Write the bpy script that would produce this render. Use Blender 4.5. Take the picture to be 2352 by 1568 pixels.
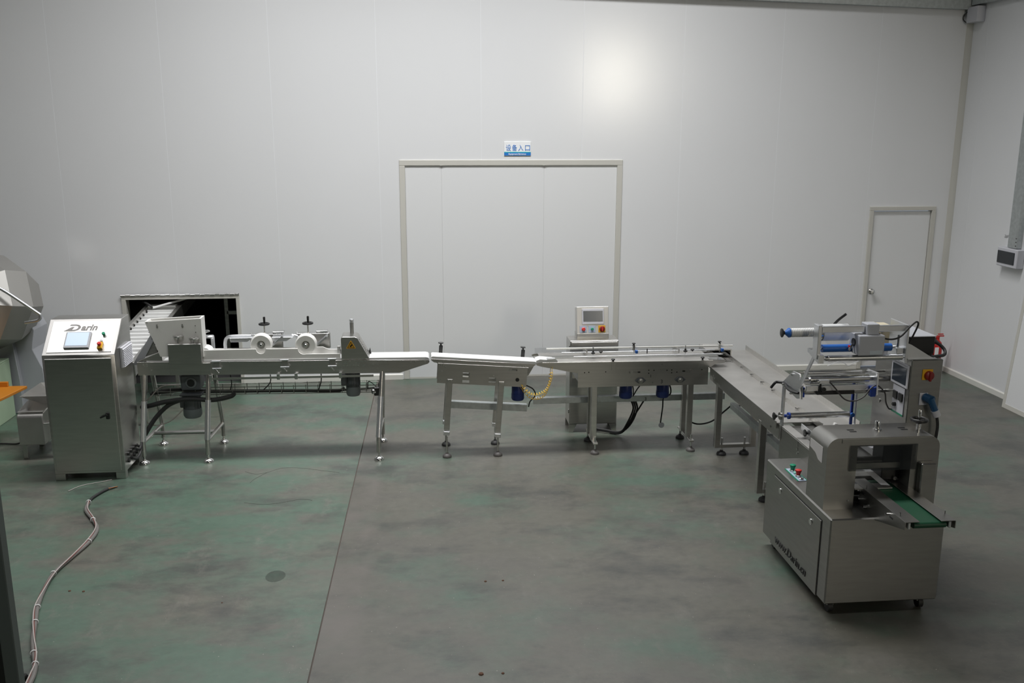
import bpy, bmesh, math, random
from mathutils import Matrix, Vector
random.seed(7)
SC = bpy.context.scene
for o in list(bpy.data.objects):
    bpy.data.objects.remove(o, do_unlink=True)
COL = SC.collection
R = math.radians

# ------------------------------------------------------------------ camera
cam_d = bpy.data.cameras.new('camera')
cam = bpy.data.objects.new('camera', cam_d)
COL.objects.link(cam)
SC.camera = cam
cam_d.sensor_fit = 'HORIZONTAL'
cam_d.sensor_width = 36.0
cam_d.lens = 2132.05 / 2352 * 36.0
cam_d.clip_start = 0.05
cam_d.clip_end = 100
_pi, _ya, _ro = R(12.9646), R(5.519), R(0.1051)
_B = Matrix(((1, 0, 0), (0, 0, -1), (0, 1, 0)))
_Z = Matrix(((math.cos(_ya), -math.sin(_ya), 0), (math.sin(_ya), math.cos(_ya), 0), (0, 0, 1)))
_P = Matrix(((1, 0, 0), (0, math.cos(_pi), -math.sin(_pi)), (0, math.sin(_pi), math.cos(_pi))))
_Q = Matrix(((math.cos(_ro), -math.sin(_ro), 0), (math.sin(_ro), math.cos(_ro), 0), (0, 0, 1)))
_R = _Q @ _P @ _B @ _Z
_m = Matrix((_R[0], -_R[1], -_R[2])).transposed().to_4x4()
_m.translation = (0, 0, 3.0)
cam.matrix_world = _m

# ------------------------------------------------------------------ world, lights, exposure
w = bpy.data.worlds.new('world')
SC.world = w
w.use_nodes = True
w.node_tree.nodes['Background'].inputs[0].default_value = (0.75, 0.85, 1.0, 1)
w.node_tree.nodes['Background'].inputs[1].default_value = 0.3
SC.view_settings.view_transform = 'Standard'
SC.view_settings.look = 'None'
SC.view_settings.gamma = 1.0
SC.view_settings.use_curve_mapping = False
SC.view_settings.exposure = 0.08


def area(name, loc, sx, sy, power, col=(1, 1, 1), rot=(0, 0, 0)):
    l = bpy.data.lights.new(name, 'AREA')
    l.shape = 'RECTANGLE'
    l.size, l.size_y, l.energy, l.color = sx, sy, power, col
    o = bpy.data.objects.new(name, l)
    o.location = loc
    o.rotation_euler = rot
    COL.objects.link(o)
    return o


# daylight coming in through a translucent strip of the roof and through
# a high window in the wall behind the photographer, plus two added fill lights
sky_ = area('skylight', (0.4, 8.25, 7.28), 6.6, 1.0, 325, (0.995, 0.998, 1.0))
sky_.data.spread = R(118)      # beam narrowed to even the wall light and brighten the far floor
area('console_fill_light', (-5.05, 7.1, 7.28), 1.5, 0.8, 42, (0.99, 0.997, 1.0))  # added light, placed so the sloping console panel mirrors it and turns white
area('front_fill_light', (-1.6, 2.2, 7.28), 3.4, 1.0, 115, (0.99, 0.997, 1.0))  # added fill light, flattens the brightness of the back wall
area('rear_window_daylight', (6.2, -7.9, 4.60), 1.4, 1.9, 250, (1.0, 0.93, 0.78), (R(90), 0, 0))
SC.cycles.caustics_reflective = False
SC.cycles.caustics_refractive = False

# ------------------------------------------------------------------ materials
MATS = {}


def mat(name, col, rough=0.5, metal=0.0, spec=0.5, alpha=1.0, emit=None, noise=None, bump=None, coat=0.0, trans=0.0):
    """noise: (scale, strength, stretch xyz) varies value; bump: (scale, strength)."""
    if name in MATS:
        return MATS[name]
    m = bpy.data.materials.new(name)
    m.use_nodes = True
    nt = m.node_tree
    b = nt.nodes['Principled BSDF']
    b.inputs['Base Color'].default_value = (*col, 1)
    b.inputs['Roughness'].default_value = rough
    b.inputs['Metallic'].default_value = metal
    b.inputs['Specular IOR Level'].default_value = spec
    b.inputs['Alpha'].default_value = alpha
    b.inputs['Coat Weight'].default_value = coat
    b.inputs['Transmission Weight'].default_value = trans
    if emit:
        b.inputs['Emission Color'].default_value = (*emit[0], 1)
        b.inputs['Emission Strength'].default_value = emit[1]
    if noise or bump:
        tc = nt.nodes.new('ShaderNodeTexCoord')
    if noise:
        mp = nt.nodes.new('ShaderNodeMapping')
        mp.inputs['Scale'].default_value = noise[2]
        nt.links.new(tc.outputs['Object'], mp.inputs[0])
        n = nt.nodes.new('ShaderNodeTexNoise')
        n.inputs['Scale'].default_value = noise[0]
        n.inputs['Detail'].default_value = 4
        nt.links.new(mp.outputs[0], n.inputs['Vector'])
        mr = nt.nodes.new('ShaderNodeMapRange')
        mr.inputs[1].default_value = 0.3
        mr.inputs[2].default_value = 0.7
        mr.inputs[3].default_value = 1 - noise[1]
        mr.inputs[4].default_value = 1 + noise[1]
        nt.links.new(n.outputs[0], mr.inputs[0])
        mx = nt.nodes.new('ShaderNodeMix')
        mx.data_type = 'RGBA'
        mx.blend_type = 'MULTIPLY'
        mx.inputs[0].default_value = 1
        mx.inputs[6].default_value = (*col, 1)
        nt.links.new(mr.outputs[0], mx.inputs[7])
        nt.links.new(mx.outputs[2], b.inputs['Base Color'])
    if bump:
        n2 = nt.nodes.new('ShaderNodeTexNoise')
        n2.inputs['Scale'].default_value = bump[0]
        n2.inputs['Detail'].default_value = 3
        nt.links.new(tc.outputs['Object'], n2.inputs['Vector'])
        bp = nt.nodes.new('ShaderNodeBump')
        bp.inputs['Strength'].default_value = bump[1]
        bp.inputs['Distance'].default_value = 0.01
        nt.links.new(n2.outputs[0], bp.inputs['Height'])
        nt.links.new(bp.outputs[0], b.inputs['Normal'])
    MATS[name] = m
    return m


STEEL = mat('brushed_stainless', (0.54, 0.53, 0.51), 0.32, 1.0, noise=(5, 0.05, (1, 1, 9)), bump=(2.2, 0.06))
STEELX = mat('brushed_stainless_lengthwise', (0.54, 0.53, 0.51), 0.32, 1.0, noise=(5, 0.06, (0.6, 9, 9)), bump=(2.2, 0.05))
STEELD = mat('shaded_brushed_stainless', (0.34, 0.335, 0.32), 0.36, 1.0, noise=(5, 0.05, (1, 1, 9)), bump=(2.2, 0.06))  # darker copy of the stainless, the wrapping machine's shade put into the colour
DECK = mat('worn_stainless_sheet', (0.60, 0.585, 0.56), 0.42, 1.0, noise=(3.0, 0.12, (1, 1, 1)))
CHROME = mat('polished_steel', (0.66, 0.66, 0.65), 0.18, 1.0)
ALU = mat('anodised_aluminium', (0.70, 0.71, 0.73), 0.38, 1.0)
GALV = mat('galvanised_sheet', (0.52, 0.55, 0.55), 0.5, 0.85, noise=(25, 0.10, (1, 1, 1)))
DARKST = mat('dull_steel', (0.36, 0.36, 0.34), 0.45, 1.0, noise=(7, 0.12, (1, 1, 6)))
BLACKP = mat('black_plastic', (0.012, 0.012, 0.012), 0.4)
RUBBER = mat('black_rubber', (0.02, 0.02, 0.02), 0.6)
GREYPL = mat('light_grey_plastic', (0.62, 0.62, 0.66), 0.45)
GREYPT = mat('grey_machine_paint', (0.44, 0.45, 0.48), 0.45)
WHITEPL = mat('white_polyethylene', (0.80, 0.79, 0.76), 0.42, noise=(6, 0.03, (1, 1, 1)))
BELTW = mat('white_belt', (0.74, 0.74, 0.73), 0.55)
FOOTG = mat('grey_foot_plastic', (0.10, 0.092, 0.088), 0.5)
RODW = mat('bright_steel_rod', (0.85, 0.84, 0.80), 0.35, 0.6)
MOTORG = mat('grey_motor_casting', (0.10, 0.11, 0.12), 0.5)
MOTORG2 = mat('light_grey_motor_cover', (0.17, 0.19, 0.20), 0.5)
BLUE = mat('blue_motor_paint', (0.012, 0.03, 0.16), 0.4)
BLUER = mat('blue_rubber_roller', (0.02, 0.13, 0.48), 0.42)
BLUEP = mat('blue_plastic', (0.015, 0.06, 0.36), 0.4)
PLUGB = mat('blue_plug_plastic', (0.012, 0.07, 0.16), 0.45)
RED = mat('red_plastic', (0.65, 0.03, 0.025), 0.4)
REDD = mat('dark_red_plastic', (0.22, 0.012, 0.01), 0.4)
YELLOW = mat('yellow_plastic', (0.75, 0.40, 0.01), 0.45)
GREENB = mat('green_button', (0.0, 0.26, 0.13), 0.4)
PALEBL = mat('pale_blue_plate', (0.42, 0.50, 0.62), 0.5)
SCREENL = mat('lit_touchscreen', (0.45, 0.55, 0.70), 0.25, emit=((0.45, 0.58, 0.80), 0.25))
SCREEND = mat('dark_touchscreen', (0.035, 0.045, 0.06), 0.2)
LOGO = mat('etched_logo', (0.26, 0.25, 0.24), 0.5, 0.3)
CREAM = mat('cream_trim', (0.60, 0.585, 0.535), 0.5)
WALLW = mat('white_wall_sheet', (0.785, 0.79, 0.80), 0.19, spec=0.5, noise=(0.8, 0.012, (1, 1, 1)), bump=(1.3, 0.012))
JOINT = mat('panel_joint', (0.83, 0.84, 0.86), 0.4)  # paler than the sheets, the light caught in the seams put into the colour
DOORW = mat('white_door_leaf', (0.78, 0.785, 0.79), 0.3)
BASEB = mat('cream_skirting', (0.74, 0.73, 0.68), 0.45)
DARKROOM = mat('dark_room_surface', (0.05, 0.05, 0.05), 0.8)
ROOF = mat('roof_sheet', (0.10, 0.105, 0.11), 0.7)
SIGNW = mat('sign_white', (0.93, 0.94, 0.95), 0.4)
SIGNB = mat('sign_blue', (0.02, 0.20, 0.62), 0.4)
SIGNT = mat('sign_teal', (0.0, 0.42, 0.44), 0.4)
CABLEG = mat('grey_cable', (0.16, 0.15, 0.14), 0.6)
CABLEW = mat('white_cable', (0.42, 0.38, 0.36), 0.5)
YCABLE = mat('yellow_coil_cable', (0.75, 0.48, 0.06), 0.45)
ORANGE = mat('orange_lacquer', (0.55, 0.20, 0.02), 0.35)
PALEGR = mat('pale_green_paint', (0.42, 0.54, 0.38), 0.45)
GREENBELT = mat('green_belt', (0.006, 0.060, 0.027), 0.45)
FILM = mat('clear_film', (0.85, 0.87, 0.90), 0.12, alpha=0.16)
FILMEDGE = mat('film_fold', (0.92, 0.93, 0.95), 0.2, alpha=0.75)
ACRYL = mat('clear_acrylic', (0.75, 0.78, 0.82), 0.1, alpha=0.20)
SMOKE = mat('smoked_acrylic', (0.03, 0.035, 0.04), 0.1, alpha=0.35)
SMOKED = mat('dark_smoked_flap', (0.025, 0.03, 0.035), 0.25, alpha=0.85)
BEIGE = mat('beige_cardboard', (0.58, 0.52, 0.38), 0.6)
TAPEY = mat('yellow_tape', (0.60, 0.50, 0.18), 0.4)
FIRE = mat('fire_red', (0.50, 0.015, 0.012), 0.35)
STAND = mat('grey_enamel', (0.36, 0.37, 0.39), 0.45)
WORN = mat('sticker_residue', (0.52, 0.50, 0.49), 0.6)


def floor_mat(name, green):
    m = bpy.data.materials.new(name)
    m.use_nodes = True
    nt = m.node_tree
    b = nt.nodes['Principled BSDF']
    tc = nt.nodes.new('ShaderNodeTexCoord')

    def noise(sc, det, stretch=(1, 1, 1), rough=0.55):
        mp = nt.nodes.new('ShaderNodeMapping')
        mp.inputs['Scale'].default_value = stretch
        nt.links.new(tc.outputs['Object'], mp.inputs[0])
        n = nt.nodes.new('ShaderNodeTexNoise')
        n.inputs['Scale'].default_value = sc
        n.inputs['Detail'].default_value = det
        n.inputs['Roughness'].default_value = rough
        nt.links.new(mp.outputs[0], n.inputs['Vector'])
        return n.outputs[0]

    def ramp(src, a, c, lo=0.0, hi=1.0):
        mr = nt.nodes.new('ShaderNodeMapRange')
        mr.clamp = True
        for i, v in enumerate((a, c, lo, hi)):
            mr.inputs[1 + i].default_value = v
        nt.links.new(src, mr.inputs[0])
        return mr.outputs[0]

    def mix(fac, ca, cb, mode='MIX'):
        mx = nt.nodes.new('ShaderNodeMix')
        mx.data_type = 'RGBA'
        mx.blend_type = mode
        if isinstance(fac, float):
            mx.inputs[0].default_value = fac
        else:
            nt.links.new(fac, mx.inputs[0])
        for sock, c in ((6, ca), (7, cb)):
            if isinstance(c, tuple):
                mx.inputs[sock].default_value = (*c, 1)
            else:
                nt.links.new(c, mx.inputs[sock])
        return mx.outputs[2]

    big = ramp(noise(0.75, 7, (1, 1.2, 1), 0.6), 0.56 - 0.20 * green, 0.70 - 0.20 * green)
    c = mix(big, (0.100, 0.097, 0.080), (0.064, 0.106, 0.079))
    sm = ramp(noise(2.0, 8, (0.8, 1.4, 1), 0.68), 0.46, 0.66)
    c = mix(sm, c, (0.092, 0.087, 0.076))
    st = ramp(noise(1.0, 9, (1, 1.7, 1), 0.72), 0.50, 0.64, 0.0, 0.85)
    c = mix(st, c, (0.040, 0.043, 0.039))
    sw = ramp(noise(3.3, 9, (1.6, 0.8, 1), 0.74), 0.56, 0.70, 0.0, 0.6)
    c = mix(sw, c, (0.135, 0.130, 0.114))
    grain = ramp(noise(14, 4, (1, 1.2, 1)), 0.3, 0.7, 0.90, 1.10)
    gc = nt.nodes.new('ShaderNodeCombineColor')
    for i in range(3):
        nt.links.new(grain, gc.inputs[i])
    c = mix(1.0, c, gc.outputs[0], 'MULTIPLY')
    c = mix(1.0, c, tuple(v * (0.92 + 0.55 * max(0.0, green - 0.45)) for v in (1.0, 1.0, 0.97)), 'MULTIPLY')
    if green < 0.6:
        # trowelled repair mortar beside the joint
        sx = nt.nodes.new('ShaderNodeSeparateXYZ')
        nt.links.new(tc.outputs['Object'], sx.inputs[0])
        bx_ = ramp(sx.outputs[0], -0.36, -0.46)
        mu = nt.nodes.new('ShaderNodeMath')
        mu.operation = 'MULTIPLY'
        nt.links.new(bx_, mu.inputs[0])
        nt.links.new(ramp(noise(1.9, 6), 0.40, 0.62, 0.0, 0.8), mu.inputs[1])
        c = mix(mu.outputs[0], c, (0.125, 0.110, 0.098))
    sp = ramp(noise(55, 2), 0.735, 0.765)
    c = mix(sp, c, (0.34, 0.32, 0.28))
    nt.links.new(c, b.inputs['Base Color'])
    rr = ramp(noise(2.1, 5), 0.3, 0.7, 0.38, 0.50)
    nt.links.new(rr, b.inputs['Roughness'])
    b.inputs['Specular IOR Level'].default_value = 0.75
    b.inputs['Coat Weight'].default_value = 0.22
    b.inputs['Coat Roughness'].default_value = 0.36
    bp = nt.nodes.new('ShaderNodeBump')
    bp.inputs['Strength'].default_value = 0.08
    bp.inputs['Distance'].default_value = 0.01
    nt.links.new(noise(30, 5), bp.inputs['Height'])
    nt.links.new(bp.outputs[0], b.inputs['Normal'])
    return m


FLOORG = floor_mat('worn_green_floor_paint', 0.95)
FLOORN = floor_mat('worn_grey_green_floor_paint', 0.45)
JOINTD = mat('dirty_floor_joint', (0.075, 0.06, 0.05), 0.8)

# ------------------------------------------------------------------ mesh builder
AX = {'x': 0, 'y': 1, 'z': 2}


class MB:
    def __init__(self, T=None):
        self.bm = bmesh.new()
        self.T = T

    def _fin(self, vs):
        if self.T is not None:
            bmesh.ops.transform(self.bm, matrix=self.T, verts=vs)
        return self

    def box(self, x0, x1, y0, y1, z0, z1, bev=0.0, seg=1, M=None):
        r = bmesh.ops.create_cube(self.bm, size=1.0)
        vs = r['verts']
        sx, sy, sz = abs(x1 - x0), abs(y1 - y0), abs(z1 - z0)
        for v in vs:
            v.co = Vector((v.co.x * sx, v.co.y * sy, v.co.z * sz))
        if bev > 0:
            es = list({e for v in vs for e in v.link_edges})
            bev = min(bev, 0.45 * min(sx, sy, sz))
            r2 = bmesh.ops.bevel(self.bm, geom=es, offset=bev, segments=seg, affect='EDGES', profile=0.5)
            vs = list({v for f in r2['faces'] for v in f.verts} | {v for v in vs if v.is_valid})
        if M is not None:
            bmesh.ops.transform(self.bm, matrix=M, verts=vs)
        for v in vs:
            v.co += Vector(((x0 + x1) / 2, (y0 + y1) / 2, (z0 + z1) / 2))
        return self._fin(vs)

    def prism(self, pts, plane, a, b, bev=0.0, seg=1):
        """extrude the 2D polygon; plane 'xz' along y from a to b, 'yz' along x, 'xy' along z"""
        def p3(p, t):
            return {'xz': (p[0], t, p[1]), 'yz': (t, p[0], p[1]), 'xy': (p[0], p[1], t)}[plane]
        va = [self.bm.verts.new(p3(p, a)) for p in pts]
        vb = [self.bm.verts.new(p3(p, b)) for p in pts]
        n = len(pts)
        fs = [self.bm.faces.new(va), self.bm.faces.new(vb[::-1])]
        for i in range(n):
            fs.append(self.bm.faces.new((va[i], vb[i], vb[(i + 1) % n], va[(i + 1) % n])))
        bmesh.ops.recalc_face_normals(self.bm, faces=fs)
        vs = va + vb
        if bev > 0:
            es = list({e for v in vs for e in v.link_edges})
            r2 = bmesh.ops.bevel(self.bm, geom=es, offset=bev, segments=seg, affect='EDGES', profile=0.5)
            vs = list({v for f in r2['faces'] for v in f.verts} | {v for v in vs if v.is_valid})
        return self._fin(vs)

    def cyl(self, p, q, r, n=16, r2=None):
        p, q = Vector(p), Vector(q)
        r2 = r if r2 is None else r2
        d = q - p
        rot = d.to_track_quat('Z', 'Y').to_matrix().to_4x4()
        M = Matrix.Translation((p + q) / 2) @ rot
        rr = bmesh.ops.create_cone(self.bm, cap_ends=True, segments=n, radius1=r, radius2=r2, depth=d.length, matrix=M)
        return self._fin(rr['verts'])

    def lathe(self, c, axis, prof, n=20):
        """prof: [(radius, height)] along axis vector from c"""
        axis = Vector(axis).normalized()
        M = Matrix.Translation(c) @ axis.to_track_quat('Z', 'Y').to_matrix().to_4x4()
        rings = []
        allv = []
        for r, h in prof:
            ring = [self.bm.verts.new(M @ Vector((r * math.cos(2 * math.pi * i / n), r * math.sin(2 * math.pi * i / n), h))) for i in range(n)]
            rings.append(ring)
            allv += ring
        fs = []
        for a, b in zip(rings, rings[1:]):
            for i in range(n):
                fs.append(self.bm.faces.new((a[i], a[(i + 1) % n], b[(i + 1) % n], b[i])))
        fs.append(self.bm.faces.new(rings[0][::-1]))
        fs.append(self.bm.faces.new(rings[-1]))
        bmesh.ops.recalc_face_normals(self.bm, faces=fs)
        return self._fin(allv)

    def torus(self, c, axis, Rr, r, n=24, k=8):
        axis = Vector(axis).normalized()
        M = Matrix.Translation(c) @ axis.to_track_quat('Z', 'Y').to_matrix().to_4x4()
        rings = []
        allv = []
        for i in range(n):
            a = 2 * math.pi * i / n
            ring = []
            for j in range(k):
                t = 2 * math.pi * j / k
                ring.append(self.bm.verts.new(M @ Vector(((Rr + r * math.cos(t)) * math.cos(a), (Rr + r * math.cos(t)) * math.sin(a), r * math.sin(t)))))
            rings.append(ring)
            allv += ring
        fs = []
        for i in range(n):
            a, b = rings[i], rings[(i + 1) % n]
            for j in range(k):
                fs.append(self.bm.faces.new((a[j], b[j], b[(j + 1) % k], a[(j + 1) % k])))
        bmesh.ops.recalc_face_normals(self.bm, faces=fs)
        return self._fin(allv)

    def tube(self, pts, r, n=8, smooth=True, sub=6):
        P = [Vector(p) for p in pts]
        if smooth and len(P) > 2:
            Q = []
            for i in range(len(P) - 1):
                p0 = P[max(i - 1, 0)]
                p1, p2 = P[i], P[i + 1]
                p3 = P[min(i + 2, len(P) - 1)]
                for s in range(sub):
                    t = s / sub
                    Q.append(0.5 * ((2 * p1) + (-p0 + p2) * t + (2 * p0 - 5 * p1 + 4 * p2 - p3) * t * t + (-p0 + 3 * p1 - 3 * p2 + p3) * t ** 3))
            Q.append(P[-1])
            P = Q
        rings = []
        allv = []
        up = None
        for i, p in enumerate(P):
            a = P[max(i - 1, 0)]
            b = P[min(i + 1, len(P) - 1)]
            d = (b - a)
            if d.length < 1e-9:
                d = Vector((0, 0, 1))
            d.normalize()
            if up is None:
                up = d.orthogonal().normalized()
            up = (up - d * up.dot(d))
            if up.length < 1e-6:
                up = d.orthogonal()
            up.normalize()
            s = d.cross(up)
            ring = [self.bm.verts.new(p + (up * math.cos(2 * math.pi * j / n) + s * math.sin(2 * math.pi * j / n)) * r) for j in range(n)]
            rings.append(ring)
            allv += ring
        fs = []
        for a, b in zip(rings, rings[1:]):
            for j in range(n):
                fs.append(self.bm.faces.new((a[j], a[(j + 1) % n], b[(j + 1) % n], b[j])))
        fs.append(self.bm.faces.new(rings[0][::-1]))
        fs.append(self.bm.faces.new(rings[-1]))
        bmesh.ops.recalc_face_normals(self.bm, faces=fs)
        return self._fin(allv)

    def sheet(self, grid, thick=0.0):
        """grid: rows of 3D points"""
        rows = [[self.bm.verts.new(p) for p in row] for row in grid]
        fs = []
        for a, b in zip(rows, rows[1:]):
            for i in range(len(a) - 1):
                fs.append(self.bm.faces.new((a[i], a[i + 1], b[i + 1], b[i])))
        bmesh.ops.recalc_face_normals(self.bm, faces=fs)
        vs = [v for r in rows for v in r]
        if thick:
            r = bmesh.ops.solidify(self.bm, geom=fs, thickness=thick)
            vs = list(set(vs) | {g for g in r['geom'] if isinstance(g, bmesh.types.BMVert)})
        return self._fin(vs)

    def plate(self, u0, u1, v0, v1, holes, axis, a, b):
        """rectangular plate with rectangular holes; axis 'y' -> u=x v=z, 'x' -> u=y v=z, 'z' -> u=x v=y"""
        us = sorted({u0, u1, *[min(max(h[i], u0), u1) for h in holes for i in (0, 1)]})
        vs = sorted({v0, v1, *[min(max(h[i], v0), v1) for h in holes for i in (2, 3)]})
        def mk(u, v, t):
            return {'y': (u, t, v), 'x': (t, u, v), 'z': (u, v, t)}[axis]
        cache = {}
        def V(i, j, t):
            k = (i, j, t)
            if k not in cache:
                cache[k] = self.bm.verts.new(mk(us[i], vs[j], b if t else a))
            return cache[k]
        ni, nj = len(us) - 1, len(vs) - 1
        def solid(i, j):
            if i < 0 or j < 0 or i >= ni or j >= nj:
                return False
            cu, cv = (us[i] + us[i + 1]) / 2, (vs[j] + vs[j + 1]) / 2
            return not any(h[0] < cu < h[1] and h[2] < cv < h[3] for h in holes)
        fs = []
        for i in range(ni):
            for j in range(nj):
                if not solid(i, j):
                    continue
                for t in (0, 1):
                    fs.append(self.bm.faces.new((V(i, j, t), V(i + 1, j, t), V(i + 1, j + 1, t), V(i, j + 1, t))))
                for (di, dj, e) in ((-1, 0, ((i, j), (i, j + 1))), (1, 0, ((i + 1, j), (i + 1, j + 1))), (0, -1, ((i, j), (i + 1, j))), (0, 1, ((i, j + 1), (i + 1, j + 1)))):
                    if not solid(i + di, j + dj):
                        (p, q), (r_, s_) = e
                        fs.append(self.bm.faces.new((V(p, q, 0), V(r_, s_, 0), V(r_, s_, 1), V(p, q, 1))))
        bmesh.ops.recalc_face_normals(self.bm, faces=fs)
        return self._fin(list(cache.values()))


ORG = {}


def _link(name, data, parent, label, cat, group, kind, origin):
    o = bpy.data.objects.new(name, data)
    COL.objects.link(o)
    if parent is not None:
        o.parent = parent
    else:
        o.location = origin
    if label:
        o['label'] = label
    if cat:
        o['category'] = cat
    if group:
        o['group'] = group
    if kind:
        o['kind'] = kind
    return o


def thing(name, label, cat, loc, group=None, kind=None):
    o = _link(name, None, None, label, cat, group, kind, loc)
    o.empty_display_size = 0.1
    ORG[o] = Vector(loc)
    return o


def obj(name, mb, m, parent=None, label=None, cat=None, group=None, kind=None, ang=35):
    me = bpy.data.meshes.new(name)
    if parent is not None:
        org = ORG[parent]
    else:
        xs = [v.co for v in mb.bm.verts]
        org = Vector(((min(v.x for v in xs) + max(v.x for v in xs)) / 2, (min(v.y for v in xs) + max(v.y for v in xs)) / 2, min(v.z for v in xs)))
    bmesh.ops.translate(mb.bm, vec=-org, verts=mb.bm.verts)
    mb.bm.to_mesh(me)
    mb.bm.free()
    me.materials.append(m)
    me.polygons.foreach_set('use_smooth', [True] * len(me.polygons))
    me.set_sharp_from_angle(angle=R(ang))
    o = _link(name, me, parent, label, cat, group, kind, org)
    ORG[o] = org
    return o


def text(name, body, m, parent, M, size, depth=0.0008, shear=0.0, width=None, align='LEFT', bold=0.0, label=None, cat=None):
    """mesh lettering; M maps text plane (x right, y up) to the world; width rescales x"""
    cu = bpy.data.curves.new(name, 'FONT')
    cu.body = body
    cu.size = size
    cu.extrude = depth
    cu.shear = shear
    cu.offset = bold
    cu.align_x = align
    cu.resolution_u = 3
    t = bpy.data.objects.new(name, cu)
    COL.objects.link(t)
    dg = bpy.context.evaluated_depsgraph_get()
    me = bpy.data.meshes.new_from_object(t.evaluated_get(dg))
    bpy.data.objects.remove(t, do_unlink=True)
    if width and len(me.vertices):
        xs = [v.co.x for v in me.vertices]
        k = width / (max(xs) - min(xs))
        me.transform(Matrix.Diagonal((k, 1, 1, 1)))
    me.transform(M)
    org = ORG[parent] if parent is not None else M.translation.copy()
    me.transform(Matrix.Translation(-org))
    me.materials.clear()
    me.materials.append(m)
    o = _link(name, me, parent, label, cat, None, None, org)
    ORG[o] = org
    return o


def frame_matrix(origin, xdir, ydir):
    x = Vector(xdir).normalized()
    y = Vector(ydir).normalized()
    z = x.cross(y)
    M = Matrix((x, y, z)).transposed().to_4x4()
    M.translation = origin
    return M


# ------------------------------------------------------------------ the room
YW = 11.05   # back wall face
XR = 6.56    # right wall face
ZT = 7.4     # roof
fl = thing('floor', 'worn green and grey painted concrete floor with a joint', 'floor', (0, 4, 0), kind='structure')
jx0, jx1 = -0.759, -0.578      # joint at y=0 and at the wall
def jx(y): return jx0 + (jx1 - jx0) * y / YW
g = 0.0045
obj('floor_slab', MB().prism([(-12, -8), (jx(-8) - g, -8), (jx(YW + 0.1) - g, YW + 0.1), (-12, YW + 0.1)], 'xy', -0.12, 0), FLOORG, fl)
obj('floor_slab', MB().prism([(jx(-8) + g, -8), (9.5, -8), (9.5, YW + 0.1), (jx(YW + 0.1) + g, YW + 0.1)], 'xy', -0.12, 0), FLOORN, fl)
obj('floor_joint', MB().prism([(jx(-8) - g, -8), (jx(-8) + g, -8), (jx(YW) + g, YW), (jx(YW) - g, YW)], 'xy', -0.1, -0.004), JOINTD, fl)

STAIN = mat('dark_floor_stain', (0.05, 0.052, 0.048), 0.5, alpha=0.18)
CRACKM = mat('hairline_crack', (0.05, 0.047, 0.042), 0.8)
RUST = mat('rusty_crumb', (0.10, 0.05, 0.03), 0.9)
obj('stain', MB().prism([(-1.05 + 0.068 * math.cos(i * 0.4487), 5.972 + 0.085 * math.sin(i * 0.4487)) for i in range(14)], 'xy', 0.0, 0.0006), STAIN, fl)
for pts_ in ([(-1.62, 8.02), (-1.52, 7.95), (-1.42, 7.98), (-1.30, 8.08), (-1.12, 8.06), (-0.93, 7.98), (-0.78, 7.92)], [(-1.50, 7.30), (-1.34, 7.25), (-1.2, 7.27), (-1.05, 7.33), (-0.95, 7.30)], [(-1.42, 7.98), (-1.50, 7.84), (-1.53, 7.74)]):
    obj('crack', MB().tube([(x, y, 0.0) for x, y in pts_], 0.0016, 5, sub=4), CRACKM, fl)
for x, y, r in ((0.379, 5.764, 0.010), (0.498, 5.765, 0.009), (0.28, 4.671, 0.016), (0.403, 4.668, 0.010), (-2.377, 5.885, 0.010), (-2.283, 5.87, 0.010), (-1.339, 5.632, 0.006)):
    obj('crumb', MB().lathe((x, y, 0.0), (0, 0, 1), [(r, 0), (r * 0.8, r * 0.4), (r * 0.3, r * 0.6)], 7), RUST, fl)

HATCH = (-3.46, -2.205, -0.01, 1.035)
DOOR1 = (-0.255, 2.385, -0.01, 2.632)
DOOR2 = (5.50, 6.352, -0.01, 2.06)
wb = thing('wall_back', 'tall white sandwich panel wall behind the machines', 'wall', (0, YW, 0), kind='structure')
seams = [0.704 + 1.187 * k for k in range(-10, 6)]
edges = [-12.0] + [s for s in seams if s < XR] + [XR + 0.1]
for a, b in zip(edges, edges[1:]):
    mb = MB()
    mb.plate(a + 0.003, b - 0.003, 0, ZT, [h for h in (HATCH, DOOR1, DOOR2)], 'y', YW, YW + 0.1)
    obj('panel', mb, WALLW, wb)
for s in edges[1:-1]:
    hs = [h for h in (HATCH, DOOR1, DOOR2) if h[0] < s < h[1]]
    z0 = max([h[3] for h in hs], default=0)
    obj('panel_joint', MB().box(s - 0.004, s + 0.004, YW + 0.001, YW + 0.02, z0, ZT), JOINT, wb)

wr = thing('wall_right', 'white sandwich panel wall on the right side', 'wall', (XR, 5, 0), kind='structure')
ys = [-8.0, -6.83, -5.65, -4.46, -3.27, -2.09, -0.9, 0.28, 1.47, 2.66, 3.84, 5.03, 6.22, 7.4, 8.33, 9.51, 10.70, YW]
for a, b in zip(ys, ys[1:]):
    obj('panel', MB().box(XR, XR + 0.1, a + 0.003, b - (0.003 if b < YW else 0), 0, ZT), WALLW, wr)
    if b < YW:
        obj('panel_joint', MB().box(XR + 0.001, XR + 0.02, b - 0.004, b + 0.004, 0, ZT), JOINT, wr)
obj('wall_left', MB().box(-12.1, -12, -8, YW, 0, ZT), WALLW, None, 'white side wall far to the left', 'wall', kind='structure')
obj('wall_front', MB().plate(-12, XR + 0.1, 0, ZT, [(5.4, 6.5, 4.0, 5.25)], 'y', -8.1, -8), ROOF, None, 'grey wall behind the photographer', 'wall', kind='structure')
obj('ceiling', MB().plate(-12.1, XR + 0.1, -8.1, YW + 0.1, [], 'z', ZT, ZT + 0.05), ROOF, None, 'grey sheet metal roof', 'ceiling', kind='structure')
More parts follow.
